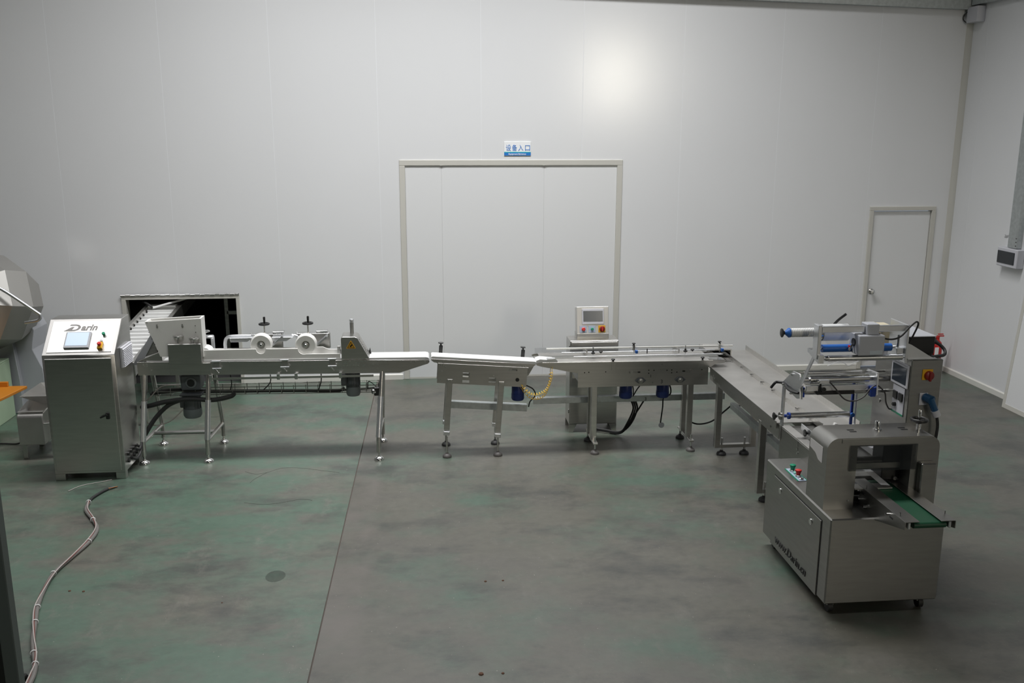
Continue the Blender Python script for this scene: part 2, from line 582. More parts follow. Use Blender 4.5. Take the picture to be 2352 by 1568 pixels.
# dark neighbouring room seen through the hatch
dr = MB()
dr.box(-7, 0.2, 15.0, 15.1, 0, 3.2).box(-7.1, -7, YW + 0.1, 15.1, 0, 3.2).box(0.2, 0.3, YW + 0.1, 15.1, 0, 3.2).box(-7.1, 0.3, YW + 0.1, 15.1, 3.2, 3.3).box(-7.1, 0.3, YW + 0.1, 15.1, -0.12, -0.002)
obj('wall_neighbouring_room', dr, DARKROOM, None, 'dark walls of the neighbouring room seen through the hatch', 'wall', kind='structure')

# corner trim, roof channel, skirting
obj('trim_1', MB().prism([(XR - 0.055, YW), (XR - 0.05, YW - 0.012), (XR - 0.012, YW - 0.05), (XR, YW - 0.055), (XR, YW)], 'xy', 0.0, 4.42), CREAM, None, 'cream corner trim between back and right wall', 'trim', kind='structure')
tr = MB()
tr.prism([(-12, 4.84), (XR, 4.365), (XR, 4.52), (-12, 5.0)], 'xz', YW - 0.07, YW, 0.004, 1)
obj('trim_2', tr, GALV, None, 'galvanised channel along the top of the back wall', 'trim', kind='structure')
obj('trim_3', MB().box(XR - 0.07, XR, -7.9, YW - 0.08, 4.41, 4.62, 0.004), GALV, None, 'galvanised channel along the top of the right wall', 'trim', kind='structure')
bb = [(XR - 0.5, 0), ]
obj('baseboard_back', MB().prism([(YW, 0), (YW - 0.018, 0), (YW - 0.018, 0.058), (YW - 0.006, 0.068), (YW, 0.068)], 'yz', HATCH[1] + 0.012, DOOR1[0] - 0.015), BASEB, None, 'cream skirting between the hatch and the equipment door', 'skirting', kind='structure')
obj('baseboard_back', MB().prism([(YW, 0), (YW - 0.018, 0), (YW - 0.018, 0.058), (YW - 0.006, 0.068), (YW, 0.068)], 'yz', DOOR1[1] + 0.005, DOOR2[0] - 0.005), BASEB, None, 'cream skirting between the equipment door and the small door', 'skirting', kind='structure')
obj('baseboard_back', MB().prism([(YW, 0), (YW - 0.018, 0), (YW - 0.018, 0.058), (YW - 0.006, 0.068), (YW, 0.068)], 'yz', -11.9, HATCH[0] - 0.03), BASEB, None, 'cream skirting left of the hatch behind the drum', 'skirting', kind='structure')
obj('baseboard_right', MB().prism([(XR, 0), (XR - 0.018, 0), (XR - 0.018, 0.058), (XR - 0.006, 0.068), (XR, 0.068)], 'xz', -7.9, YW - 0.06), BASEB, None, 'cream skirting along the right wall', 'skirting', kind='structure')

# large equipment door, flush in the wall
d1 = thing('door_1', 'wide white flush equipment door in cream frame under the sign', 'door', (1.06, YW, 0), kind='structure')
fw = 0.065
obj('door_frame', MB().box(DOOR1[0], DOOR1[0] + fw, YW - 0.012, YW + 0.06, 0, DOOR1[3] - fw, 0.004), CREAM, d1)
obj('door_frame', MB().box(DOOR1[1] - fw, DOOR1[1], YW - 0.012, YW + 0.06, 0, DOOR1[3] - fw, 0.004), CREAM, d1)
obj('door_frame', MB().box(DOOR1[0], DOOR1[1], YW - 0.012, YW + 0.06, DOOR1[3] - fw, DOOR1[3], 0.004), CREAM, d1)
lx = [DOOR1[0] + fw, 0.235, 1.445, DOOR1[1] - fw]
for a, b in zip(lx, lx[1:]):
    obj('door_panel', MB().box(a + 0.0004, b - 0.0004, YW + 0.004, YW + 0.055, 0.02, DOOR1[3] - fw, 0.0007, 1), DOORW, d1)
obj('threshold', MB().box(DOOR1[0] + fw, DOOR1[1] - fw, YW + 0.0, YW + 0.06, 0, 0.018), CREAM, d1)
for x in (0.235, 1.445):
    obj('catch', MB().box(x - 0.02, x + 0.02, YW - 0.014, YW, DOOR1[3] - fw - 0.004, DOOR1[3] - fw + 0.004, 0.002), DARKST, d1)
obj('seal', MB().box(DOOR1[0] + fw - 0.03, DOOR1[0] + fw, YW - 0.004, YW, 0, DOOR1[3] - fw), CREAM, d1)

d2 = thing('door_2', 'small white door with round chrome knob beside the right wall', 'door', (5.93, YW, 0), kind='structure')
f2 = 0.05
obj('door_frame', MB().box(DOOR2[0], DOOR2[0] + f2, YW - 0.02, YW + 0.08, 0, DOOR2[3] - f2, 0.004), CREAM, d2)
obj('door_frame', MB().box(DOOR2[1] - f2, DOOR2[1], YW - 0.02, YW + 0.08, 0, DOOR2[3] - f2, 0.004), CREAM, d2)
obj('door_frame', MB().box(DOOR2[0], DOOR2[1], YW - 0.02, YW + 0.08, DOOR2[3] - f2, DOOR2[3], 0.004), CREAM, d2)
leaf = obj('door_leaf', MB().box(DOOR2[0] + f2 + 0.004, DOOR2[1] - f2 - 0.004, YW + 0.012, YW + 0.05, 0.03, DOOR2[3] - f2 - 0.012, 0.003), DOORW, d2)
kx, kz = 5.615, 1.0
obj('door_knob', MB().lathe((kx, YW + 0.012, kz), (0, -1, 0), [(0.034, 0), (0.034, 0.006), (0.014, 0.012), (0.013, 0.03), (0.026, 0.04), (0.030, 0.055), (0.024, 0.068), (0.008, 0.072)], 20), CHROME, leaf, 'round chrome knob')

# hatch
ha = thing('wall_hatch', 'low rectangular hatch in the wall with cream frame and steel hinge', 'hatch', (-2.83, YW, 0))
obj('jamb', MB().box(HATCH[0] - 0.05, HATCH[0], YW - 0.02, YW + 0.11, 0, HATCH[3], 0.003), CREAM, ha)
obj('jamb', MB().box(HATCH[1], HATCH[1] + 0.04, YW - 0.02, YW + 0.11, 0, HATCH[3], 0.003), CREAM, ha)
obj('header', MB().box(HATCH[0] - 0.05, HATCH[1] + 0.04, YW - 0.02, YW + 0.11, HATCH[3], HATCH[3] + 0.04, 0.003), CREAM, ha)
hb = MB()
nk = 24
hx0, hx1 = HATCH[0] - 0.055, HATCH[1] + 0.045
for i in range(nk):
    a = hx0 + (hx1 - hx0) * i / nk
    b = hx0 + (hx1 - hx0) * (i + 1) / nk
    zo = 0.004 if i % 2 else 0.0
    hb.cyl((a + 0.002, YW - 0.022, 1.086 + zo), (b - 0.002, YW - 0.022, 1.086 + zo), 0.011, 10)
obj('piano_hinge', hb, CHROME, ha)

# wall sign
sg = thing('wall_sign', 'white and blue entrance sign above the equipment door', 'sign', (1.128, YW, 2.682))
obj('plate', MB().box(0.971, 1.284, YW - 0.008, YW - 0.001, 2.682, 2.842, 0.001, 1), SIGNW, sg)
obj('blue_band', MB().box(0.971, 1.284, YW - 0.0095, YW - 0.0075, 2.682, 2.716), SIGNB, sg)
obj('teal_line', MB().box(0.971, 1.284, YW - 0.0095, YW - 0.0075, 2.716, 2.724), SIGNT, sg)
for i, ch in enumerate('设备入口'):
    text('lettering', ch, SIGNB, sg, frame_matrix((0.989 + i * 0.0725, YW - 0.0095, 2.742), (1, 0, 0), (0, 0, 1)), 0.078, width=0.058, bold=0.0)
text('lettering', 'Equipment Entrance', SIGNW, sg, frame_matrix((1.021, YW - 0.0105, 2.692), (1, 0, 0), (0, 0, 1)), 0.024, width=0.206, bold=0.0007)

# boxes on the right wall
jb = thing('junction_box', 'small white box high up in the wall corner', 'junction box', (6.51, 10.88, 4.21))
obj('housing', MB().box(6.46, XR, 10.78, 10.995, 4.215, 4.39, 0.004), GREYPL, jb)
obj('cable', MB().tube([(6.49, 11.0, 4.36), (6.45, 11.03, 4.31), (6.445, 11.035, 4.26), (6.47, 11.0, 4.22)], 0.006), RUBBER, jb)

db = thing('distribution_box', 'white breaker box with dark window on the right wall', 'breaker box', (6.51, 9.71, 1.50))
obj('housing', MB().box(6.468, XR, 9.53, 9.89, 1.495, 1.705, 0.008), GREYPL, db)
obj('window_flap', MB().box(6.460, 6.470, 9.567, 9.868, 1.532, 1.668, 0.003), SMOKED, db)
obj('breaker_row', MB().box(6.4685, 6.4705, 9.58, 9.855, 1.545, 1.655), SCREEND, db)
tk = MB().box(6.50, XR, 9.60, 9.765, 1.71, 4.40, 0.003)
tko = obj('wall_trunking', tk, GALV, None, 'vertical galvanised trunking above the breaker box', 'trunking')
for z in (1.735, 1.775, 1.815):
    obj('slot', MB().box(6.4985, 6.502, 9.612, 9.632, z, z + 0.009), BLACKP, tko)
SCRIB = mat('pencil_grey', (0.38, 0.38, 0.38), 0.7)
hw = text('wall_note', '2#F5,', SCRIB, None, frame_matrix((XR - 0.002, 9.93, 1.80), (0, -1, 0), (0, 0, 1)), 0.05, shear=0.2, label='pencil note on the right wall above the breaker box', cat='note')

# white leaf leaning against the right wall
lp = thing('leaning_panel', 'white panel with cream edging leaning on the right wall', 'panel', (6.4, 8.9, 0))
dlt = Vector((0.165, 0, 2.1)).normalized()
nrm = Vector((-dlt.z, 0, dlt.x))
def lean(y0, y1, s0, s1, t0, t1):
    pts = []
    for s, t in ((s0, t0), (s1, t0), (s1, t1), (s0, t1)):
        p = Vector((6.345, 0, 0.0)) + dlt * s - nrm * t
        pts.append((p.x, max(p.z, 0.001)))
    return MB().prism(pts, 'xz', y0, y1)
obj('sheet', lean(8.0, 9.245, 0.05, 2.06, 0.004, 0.03), DOORW, lp)
obj('edging', lean(9.245, 9.29, 0.0, 2.1, 0, 0.034), CREAM, lp)
obj('edging', lean(8.0, 9.245, 0.0, 0.05, 0, 0.034), CREAM, lp)

# fire extinguisher standing in the corner
fe = thing('fire_extinguisher', 'red fire extinguisher standing in the far right corner', 'extinguisher', (6.34, 10.68, 0))
obj('cylinder', MB().lathe((6.34, 10.68, 0), (0, 0, 1), [(0.055, 0), (0.062, 0.01), (0.062, 0.36), (0.052, 0.41), (0.025, 0.44), (0.022, 0.46)], 20), FIRE, fe)
obj('valve_lever', MB().box(6.32, 6.36, 10.665, 10.695, 0.46, 0.49, 0.004).box(6.33, 6.42, 10.67, 10.69, 0.485, 0.50, 0.003).box(6.34, 6.41, 10.67, 10.69, 0.51, 0.522, 0.003), FIRE, fe)
obj('label_plate', MB().box(6.285, 6.33, 10.612, 10.622, 0.14, 0.36), SIGNW, fe)
obj('hose', MB().tube([(6.31, 10.67, 0.47), (6.26, 10.65, 0.42), (6.265, 10.64, 0.25), (6.28, 10.64, 0.12)], 0.009), RUBBER, fe)

# ------------------------------------------------------------------ shared small parts
def disc_foot(parent, x, y, ztop, r=0.045, m=CHROME, stem=0.008, name='foot'):
    """levelling foot: domed disc and threaded stem reaching up to ztop"""
    f = obj(name, MB().lathe((x, y, 0.001), (0, 0, 1), [(r, 0), (r, 0.012), (r * 0.85, 0.024), (r * 0.35, 0.036), (r * 0.3, 0.045)], 20), m, parent)
    obj('stem', MB().cyl((x, y, 0.04), (x, y, ztop), stem, 10), CHROME, f)
    return f


def star_knob(parent, p, axis, r=0.018, h=0.02, m=BLACKP, name='clamp_knob'):
    a = Vector(axis).normalized()
    p = Vector(p)
    mb = MB()
    mb.lathe(p, a, [(r * 0.45, 0), (r * 0.5, h * 0.5), (r, h * 0.6), (r * 1.05, h * 0.85), (r * 0.8, h)], 10)
    return obj(name, mb, m, parent)


def handwheel(parent, c, r, m, grip=True, stem_to=None, name='handwheel', stem_m=CHROME, h=0.0):
    c = Vector(c)
    mb = MB()
    mb.torus(c, (0, 0, 1), r, r * 0.24, 24, 8)
    mb.cyl(c + Vector((0, 0, -r * 0.35)), c + Vector((0, 0, r * 0.15)), r * 0.32, 14)
    for i in range(3):
        a = 2 * math.pi * i / 3 + 0.4
        mb.cyl(c, c + Vector((math.cos(a) * r, math.sin(a) * r, 0)), r * 0.15, 8)
    o = obj(name, mb, m, parent)
    if stem_to is not None:
        obj('stem', MB().cyl((c.x, c.y, stem_to), c, r * 0.16, 10), stem_m, o)
    if grip:
        obj('grip', MB().lathe(c + Vector((r * 0.1, -r * 0.2, 0)), (0, 0, 1), [(r * 0.16, 0), (r * 0.24, r * 0.6), (r * 0.27, r * 1.5), (r * 0.2, r * 1.65)], 12), m, o)
    return o


def motor(parent, x, y, z0, z1, r, m, capm, fins=True):
    """vertical motor hanging down from z1 to z0"""
    mb = MB().lathe((x, y, z1), (0, 0, -1), [(r * 0.9, 0), (r, 0.01), (r, (z1 - z0) * 0.62), (r * 0.97, (z1 - z0) * 0.63)], 24)
    o = obj('motor', mb, m, parent)
    obj('fan_cover', MB().lathe((x, y, z1 - (z1 - z0) * 0.62), (0, 0, -1), [(r * 1.04, 0), (r * 1.05, (z1 - z0) * 0.28), (r * 0.9, (z1 - z0) * 0.37), (r * 0.3, (z1 - z0) * 0.38)], 24), capm, o)
    if fins:
        for i in range(8):
            a = R(180 + 22 * i + 12)
            c, s_ = math.cos(a), math.sin(a)
            b = MB()
            b.box(-0.003, 0.003, -0.006, 0.006, z0 + (z1 - z0) * 0.4, z1 - 0.015, M=Matrix.Rotation(a + math.pi / 2, 4, 'Z'))
            bmesh.ops.translate(b.bm, vec=(x + c * r, y + s_ * r, 0), verts=b.bm.verts)
            obj('cooling_fin', b, m, o)
    return o


def screws(parent, pts, axis, r=0.006, m=CHROME, h=0.005):
    """bolt heads too small to pick apart"""
    mb = MB()
    for p in pts:
        p = Vector(p)
        mb.cyl(p, p + Vector(axis) * h, r, 8)
    return obj('bolt_heads', mb, m, parent, kind='stuff')


def cable(parent, pts, r=0.008, m=RUBBER, name='cable'):
    return obj(name, MB().tube(pts, r, 8), m, parent)


# ------------------------------------------------------------------ control cabinet on the left
K = thing('control_cabinet', 'stainless control cabinet with sloping lit touchscreen panel', 'cabinet', (-2.918, 8.17, 0))
kx0, kx1, ky0, ky1 = -3.217, -2.622, 7.94, 8.40
kp0, kp1 = (7.94, 1.116), (8.215, 1.378)
obj('body', MB().prism([(ky0, 0.06), (ky1, 0.06), (ky1, 1.378), kp1, kp0], 'yz', kx0, kx1, 0.004), STEEL, K)
kd = obj('door', MB().box(kx0 + 0.022, kx1 - 0.03, ky0 - 0.012, ky0, 0.085, 1.092, 0.003), STEEL, K)
lt = obj('latch', MB().box(-2.737, -2.706, ky0 - 0.022, ky0 - 0.011, 0.553, 0.612, 0.004), BLACKP, kd)
_lb = MB()
_lb.box(-0.034, 0.034, -0.006, 0.006, -0.007, 0.007, 0.003, M=Matrix.Rotation(R(-22), 4, 'Y'))
bmesh.ops.translate(_lb.bm, vec=(-2.752, ky0 - 0.026, 0.582), verts=_lb.bm.verts)
obj('latch_lever', _lb, BLACKP, lt)
for x0, x1 in ((kx0 + 0.002, kx0 + 0.085), (kx1 - 0.085, kx1 - 0.002)):
    for y0, y1 in ((ky0 + 0.002, ky0 + 0.06), (ky1 - 0.06, ky1 - 0.002)):
        obj('foot', MB().box(x0, x1, y0, y1, 0.0, 0.062, 0.002), STEEL, K)
kpd = Vector((0, kp1[0] - kp0[0], kp1[1] - kp0[1]))
kL = kpd.length
kv = kpd.normalized()
kn = Vector((0, -kv.z, kv.y))
def kplane(u, v, h=0.0):
    return Vector((kx0 + u * (kx1 - kx0), kp0[0], kp0[1])) + kv * (v * kL) + kn * h
def kbox(name, u0, u1, v0, v1, h0, h1, m, parent, bev=0.002):
    W = kx1 - kx0
    mb = MB(frame_matrix(kplane(0, 0), (1, 0, 0), kv))
    mb.box(u0 * W, u1 * W, v0 * kL, v1 * kL, h0, h1, bev)
    return obj(name, mb, m, parent)
PANELS = mat('bright_brushed_panel', (0.75, 0.73, 0.70), 0.36, 1.0, noise=(4, 0.05, (1, 6, 6)))
kbox('lit_slope_overlay', 0.004, 0.996, 0.012, 0.988, -0.002, 0.003, mat('lit_console_steel', (0.62, 0.60, 0.58), 0.42, 1.0), K, 0.001)  # added sheet over the slope, its lit border put into the paler steel
kpn = kbox('console_panel', 0.055, 0.945, 0.075, 0.925, 0.0, 0.008, PANELS, K)
sc_ = kbox('touchscreen', 0.285, 0.63, 0.165, 0.60, 0.008, 0.026, GREYPT, kpn, 0.004)
kbox('display', 0.305, 0.605, 0.225, 0.575, 0.024, 0.0275, SCREENL, sc_, 0.0)
kM = frame_matrix(kplane(0.315, 0.665, 0.0085), (1, 0, 0), kv)
# logo: a swept letter D with a tail, then the other letters
lg = MB(kM)
lg.prism([(-0.05, -0.006), (0.035, -0.006), (0.066, 0.004), (0.084, 0.026), (0.084, 0.040), (0.070, 0.056), (0.044, 0.062), (0.0, 0.062), (-0.008, 0.050), (0.040, 0.050), (0.058, 0.044), (0.064, 0.034), (0.060, 0.020), (0.046, 0.010), (0.030, 0.007), (0.014, 0.007), (0.032, 0.036), (0.012, 0.036)], 'xy', 0, 0.0015)
obj('logo_letter', lg, LOGO, kpn)
text('logo_letters', 'arin', LOGO, kpn, frame_matrix(kplane(0.315, 0.665, 0.0087) + Vector((0.088, 0, 0)), (1, 0, 0), kv), 0.088, depth=0.0015, shear=0.25, width=0.135, bold=0.0022)
def kbutton(u, v, r, h, m, name='push_button'):
    c = kplane(u, v, 0.008)
    o = obj(name, MB().lathe(c, kn, [(r * 0.8, 0), (r * 0.8, h * 0.5), (r, h * 0.55), (r, h * 0.9), (r * 0.8, h)], 16), m, kpn)
    return o
kbutton(0.805, 0.53, 0.014, 0.03, GREENB)
kbutton(0.79, 0.35, 0.011, 0.022, GREYPL)
eb = kbox('emergency_stop_base', 0.755, 0.825, 0.13, 0.30, 0.008, 0.035, YELLOW, kpn, 0.003)
obj('emergency_stop', MB().lathe(kplane(0.79, 0.215, 0.035), kn, [(0.010, 0), (0.010, 0.012), (0.017, 0.016), (0.017, 0.026), (0.012, 0.032)], 16), RED, eb)
vent = obj('vent_cover', MB().box(kx1, kx1 + 0.022, 8.075, 8.34, 0.965, 1.145, 0.003), GREYPL, K)
for i in range(11):
    z = 0.972 + i * 0.0152
    obj('louvre', MB().prism([(kx1 + 0.02, z), (kx1 + 0.032, z), (kx1 + 0.02, z + 0.010)], 'xz', 8.08, 8.335), GREYPL, vent)
for j in range(2):
    for i in range(4):
        y = 8.03 + i * 0.075
        gl = obj('cable_gland', MB().cyl((kx1 - 0.002, y, 0.20 - j * 0.065), (kx1 + 0.018, y, 0.20 - j * 0.065), 0.017, 12), BLACKP, K)
cable(K, [(kx1 + 0.015, 8.18, 0.2), (-2.58, 8.24, 0.17), (-2.57, 8.32, 0.26), (-2.59, 8.45, 0.45)], 0.012)
cable(K, [(kx1 + 0.015, 8.10, 0.135), (-2.585, 8.16, 0.11), (-2.575, 8.26, 0.16), (-2.585, 8.42, 0.36)], 0.012)
cable(K, [(kx1 + 0.015, 8.25, 0.2), (-2.575, 8.30, 0.18), (-2.57, 8.36, 0.30), (-2.59, 8.47, 0.5)], 0.012)

# ------------------------------------------------------------------ forming machine (left conveyor)
A = thing('forming_machine', 'long stainless press roller conveyor with white hopper on splayed legs', 'machine', (-1.27, 8.55, 0))
yf, yr = 8.38, 8.62
front = [(-2.58, 0.815), (-1.93, 0.805), (-0.235, 0.785), (0.030, 0.868), (0.042, 0.885), (0.036, 0.902), (-0.5, 0.914), (-2.0, 0.932), (-2.58, 0.938)]
obj('side_plate', MB().prism(front, 'xz', yf, yf + 0.006, 0.001, 1), STEELX, A)
obj('side_plate', MB().prism(front, 'xz', yr - 0.006, yr, 0.001, 1), STEELX, A)
obj('end_plate', MB().box(-2.58, -2.572, yf + 0.006, yr - 0.006, 0.815, 0.935), STEELX, A)
obj('cover_plate', MB().box(-2.295, -1.935, yf - 0.012, yf - 0.001, 0.812, 0.922, 0.002), STEELX, A)
obj('bed', MB().prism([(-2.57, 0.82), (-0.24, 0.80), (0.015, 0.872), (0.015, 0.885), (-2.57, 0.915)], 'xz', yf + 0.008, yr - 0.008), DARKST, A)
blt = [(-2.5, 0.915), (0.005, 0.888), (0.030, 0.893), (0.040, 0.908), (0.030, 0.922), (0.008, 0.927), (-0.5, 0.931), (-2.5, 0.944)]
obj('belt', MB().prism(blt, 'xz', yf + 0.012, yr - 0.012), BELTW, A)
obj('drip_gutter', MB().prism([(yf, 0.765), (yf - 0.03, 0.765), (yf - 0.03, 0.785), (yf - 0.026, 0.785), (yf - 0.026, 0.769), (yf, 0.769)], 'yz', -1.925, -1.185), STEELX, A)
obj('drip_gutter', MB().prism([(yf, 0.762), (yf - 0.03, 0.762), (yf - 0.03, 0.782), (yf - 0.026, 0.782), (yf - 0.026, 0.766), (yf, 0.766)], 'yz', -1.178, -0.475), STEELX, A)
# white guide walls
def arc(cx, cz, r, a0, a1, n=10):
    return [(cx + r * math.cos(R(a0 + (a1 - a0) * i / n)), cz + r * math.sin(R(a0 + (a1 - a0) * i / n))) for i in range(n + 1)]
wall = [(-2.06, 0.935), (-2.06, 1.032), (-1.555, 1.034)] + arc(-1.485, 1.034, 0.045, 180, 360) + [(-1.40, 1.032), (-1.155, 1.030)] + arc(-1.10, 1.03, 0.055, 180, 270, 6) + [(-1.08, 0.978), (-0.775, 0.975), (-0.775, 0.935)]
obj('guide_wall', MB().prism(wall, 'xz', yf + 0.016, yf + 0.034), WHITEPL, A)
obj('guide_wall', MB().prism([(-2.06, 0.935), (-2.06, 1.0), (-0.95, 0.998), (-0.90, 0.975), (-0.775, 0.972), (-0.775, 0.935)], 'xz', yr - 0.034, yr - 0.016), WHITEPL, A)
# hopper
hop = obj('hopper', MB().prism([(-2.482, 1.308), (-1.992, 1.330), (-1.992, 0.975), (-2.372, 0.985), (-2.432, 1.165), (-2.442, 1.185)], 'xz', yf + 0.0, yf + 0.018, 0.001, 1), WHITEPL, A)
obj('rear_wall', MB().prism([(-2.482, 1.308), (-1.992, 1.330), (-1.992, 0.975), (-2.372, 0.985), (-2.432, 1.165), (-2.442, 1.185)], 'xz', yf + 0.125, yf + 0.143, 0.001, 1), WHITEPL, hop)
obj('end_wall', MB().prism([(-2.01, 0.975), (-1.992, 0.975), (-1.992, 1.330), (-2.01, 1.329)], 'xz', yf + 0.018, yf + 0.125), WHITEPL, hop)
obj('end_wall', MB().prism([(-2.372, 0.985), (-2.354, 0.985), (-2.424, 1.185), (-2.464, 1.308), (-2.482, 1.308), (-2.442, 1.185)], 'xz', yf + 0.018, yf + 0.125), WHITEPL, hop)
for x in (-2.375, -2.155):
    obj('hopper_stud', MB().cyl((x, yf - 0.012, 1.262), (x, yf, 1.262), 0.008, 10).cyl((x, yf - 0.010, 1.262), (x, yf - 0.012, 1.285), 0.006, 8), DARKST, hop)
screws(hop, [(-2.045, yf, 1.265), (-2.045, yf, 1.205), (-2.462, yf, 1.30), (-2.452, yf, 1.21), (-2.43, yf, 1.15), (-2.41, yf, 1.10), (-2.39, yf, 1.04)], (0, -1, 0), 0.004, BLACKP, 0.002)
obj('chute_bar', MB().prism([(-2.447, 1.185), (-2.415, 1.150), (-2.555, 0.905), (-2.625, 0.905), (-2.605, 0.945)], 'xz', yf + 0.03, yf + 0.042), GREYPT, A)
obj('wedge_tray', MB().prism([(-2.57, 0.945), (-2.375, 1.025), (-2.365, 0.985), (-2.36, 0.940)], 'xz', yf + 0.02, yr - 0.03, 0.001, 1), STEELX, A)
obj('dark_gap_sheet', MB().prism([(-2.52, 0.975), (-2.445, 1.125), (-2.385, 1.035), (-2.385, 1.02)], 'xz', yf + 0.05, yf + 0.054), DARKST, A)  # thin dark sheet added for the shaded triangular gap beside the hopper
# guard box with two silver handwheels
gb = obj('guard_box', MB().box(-2.29, -2.0, yf - 0.045, yf + 0.10, 0.925, 1.108, 0.004), STEEL, A)
handwheel(gb, (-2.195, yf - 0.02, 1.176), 0.036, STEEL, False, 1.105, stem_m=DARKST)
handwheel(gb, (-2.058, yf - 0.02, 1.155), 0.036, STEEL, False, 1.105, stem_m=DARKST)
# rear yoke and its handwheel
yk = MB()
yk.box(-2.065, -2.04, 8.64, 8.70, 0.96, 1.095, 0.006).box(-1.98, -1.955, 8.64, 8.70, 0.96, 1.095, 0.006).box(-2.065, -1.955, 8.64, 8.70, 1.085, 1.112, 0.01)
yo = obj('roller_yoke', yk, ALU, A)
handwheel(yo, (-2.03, 8.67, 1.15), 0.034, CHROME, False, 1.10)
obj('pressing_roller', MB().cyl((-2.0, yf + 0.045, 0.985), (-2.0, yr - 0.06, 0.985), 0.066, 28), BELTW, A)
# two white press wheels with mounting plates
for i, (wx, wz) in enumerate(((-1.485, 1.068), (-1.085, 1.058))):
    wr_ = 0.098
    wo = obj('press_wheel', MB().lathe((wx, yf + 0.04, wz), (0, 1, 0), [(0.034, 0.012), (0.038, 0.0), (wr_ - 0.012, 0.0), (wr_, 0.012), (wr_, 0.065), (wr_ - 0.01, 0.075), (0.03, 0.075)], 36), WHITEPL, A)
    obj('wheel_hub', MB().lathe((wx, yf + 0.036, wz), (0, 1, 0), [(0.018, 0), (0.026, 0.004), (0.032, 0.02), (0.032, 0.03)], 18), DARKST, wo)
    obj('axle_bolt', MB().lathe((wx, yf + 0.022, wz), (0, 1, 0), [(0.010, 0), (0.013, 0.004), (0.013, 0.016)], 10), CHROME, wo)
    px0, px1 = ((-1.625, -1.325), (-1.20, -0.885))[i]
    pl = obj('mounting_plate', MB().box(px0, px1, 8.665, 8.69, 0.965, 1.125, 0.008), STEEL, A)
    obj('top_strip', MB().box(px0 + 0.01, px1 - 0.0, 8.60, 8.69, 1.118, 1.126, 0.002), CHROME, pl)
    obj('cover_block', MB().box(wx + 0.075, wx + 0.18, 8.62, 8.69, 1.126, 1.145, 0.003), CHROME, pl)
    # strap between wheel and plate
    sb = MB()
    sb.prism([(wx + 0.10, wz - 0.025), (wx + 0.19, wz + 0.055), (wx + 0.185, wz + 0.068), (wx + 0.09, wz - 0.010)], 'xz', yf + 0.09, yf + 0.20)
    obj('scraper_strap', sb, ALU, A)
    handwheel(pl, (wx + 0.0, 8.645, 1.215), 0.042, BLACKP, True, 1.12)
# stainless arms between the wheels
am = MB()
am.tube([(-1.838, 8.60, 0.96), (-1.842, 8.60, 1.04), (-1.825, 8.60, 1.095), (-1.77, 8.60, 1.112), (-1.60, 8.60, 1.112)], 0.016, 10)
obj('support_arm', am, ALU, A)
obj('wing_block', MB().prism([(-1.77, 1.078), (-1.62, 1.078), (-1.56, 1.118), (-1.78, 1.118)], 'xz', 8.50, 8.60, 0.002, 1), ALU, A)
obj('wing_block', MB().prism([(-1.385, 1.078), (-1.265, 1.078), (-1.205, 1.118), (-1.40, 1.118)], 'xz', 8.50, 8.60, 0.002, 1), ALU, A)
obj('support_arm', MB().tube([(-1.23, 8.60, 1.112), (-1.19, 8.60, 1.105), (-1.17, 8.60, 1.08), (-1.165, 8.60, 0.98)], 0.014, 10), ALU, A)
obj('post_stub', MB().box(-0.815, -0.785, 8.56, 8.585, 0.94, 1.01, 0.003), DARKST, A)
# cutter guard with warning sign and louvres
cg_poly = [(-0.762, 0.925), (-0.762, 1.115)] + [(-0.742 + 0.02 * math.cos(R(a)), 1.115 + 0.02 * math.sin(R(a))) for a in (180, 150, 120, 90)][1:] + [(-0.635, 1.135), (-0.612, 1.122), (-0.508, 0.925)]
cg = obj('cutter_guard', MB().prism(cg_poly, 'xz', yf - 0.004, yr - 0.03, 0.002, 1), STEEL, A)
def cgm(x, z): return Vector((x, yf - 0.005, z))
obj('warning_sign', MB().prism([(-0.714, 1.030), (-0.711, 1.026), (-0.633, 1.026), (-0.630, 1.030), (-0.669, 1.099), (-0.675, 1.099)], 'xz', yf - 0.0065, yf - 0.004), mat('warning_yellow', (0.72, 0.36, 0.01), 0.4), cg)
ws = MB()
for p, q in (((-0.703, 1.034), (-0.641, 1.034)), ((-0.641, 1.034), (-0.672, 1.088)), ((-0.672, 1.088), (-0.703, 1.034))):
    ws.cyl((p[0], yf - 0.0068, p[1]), (q[0], yf - 0.0068, q[1]), 0.0022, 6)
ws.prism([(-0.684, 1.042), (-0.672, 1.042), (-0.655, 1.060), (-0.664, 1.068), (-0.675, 1.057), (-0.681, 1.052)], 'xz', yf - 0.008, yf - 0.006)
obj('warning_pictogram', ws, BLACKP, cg, kind='stuff')
for i in range(9):
    t0 = 0.10 + i * 0.085
    xa, za = -0.612 + t0 * 0.104, 1.122 - t0 * 0.197
    xb, zb = xa + 0.05 * 0.104, za - 0.05 * 0.197
    obj('louvre', MB().prism([(xa + 0.002, za), (xa + 0.007, za - 0.002), (xb + 0.002, zb)], 'xz', yf + 0.05, yr - 0.10), STEEL, cg)
obj('corner_block', MB().prism([(-0.530, 0.93), (-0.500, 0.93), (-0.512, 0.985)], 'xz', yr - 0.07, yr - 0.03), BLACKP, cg)
po = obj('height_post', MB().cyl((-0.672, 8.55, 1.12), (-0.672, 8.55, 1.235), 0.018, 16), DARKST, cg)
obj('post_cap', MB().lathe((-0.672, 8.55, 1.235), (0, 0, 1), [(0.019, 0), (0.019, 0.02), (0.022, 0.022), (0.020, 0.03), (0.008, 0.036)], 16), ALU, po)
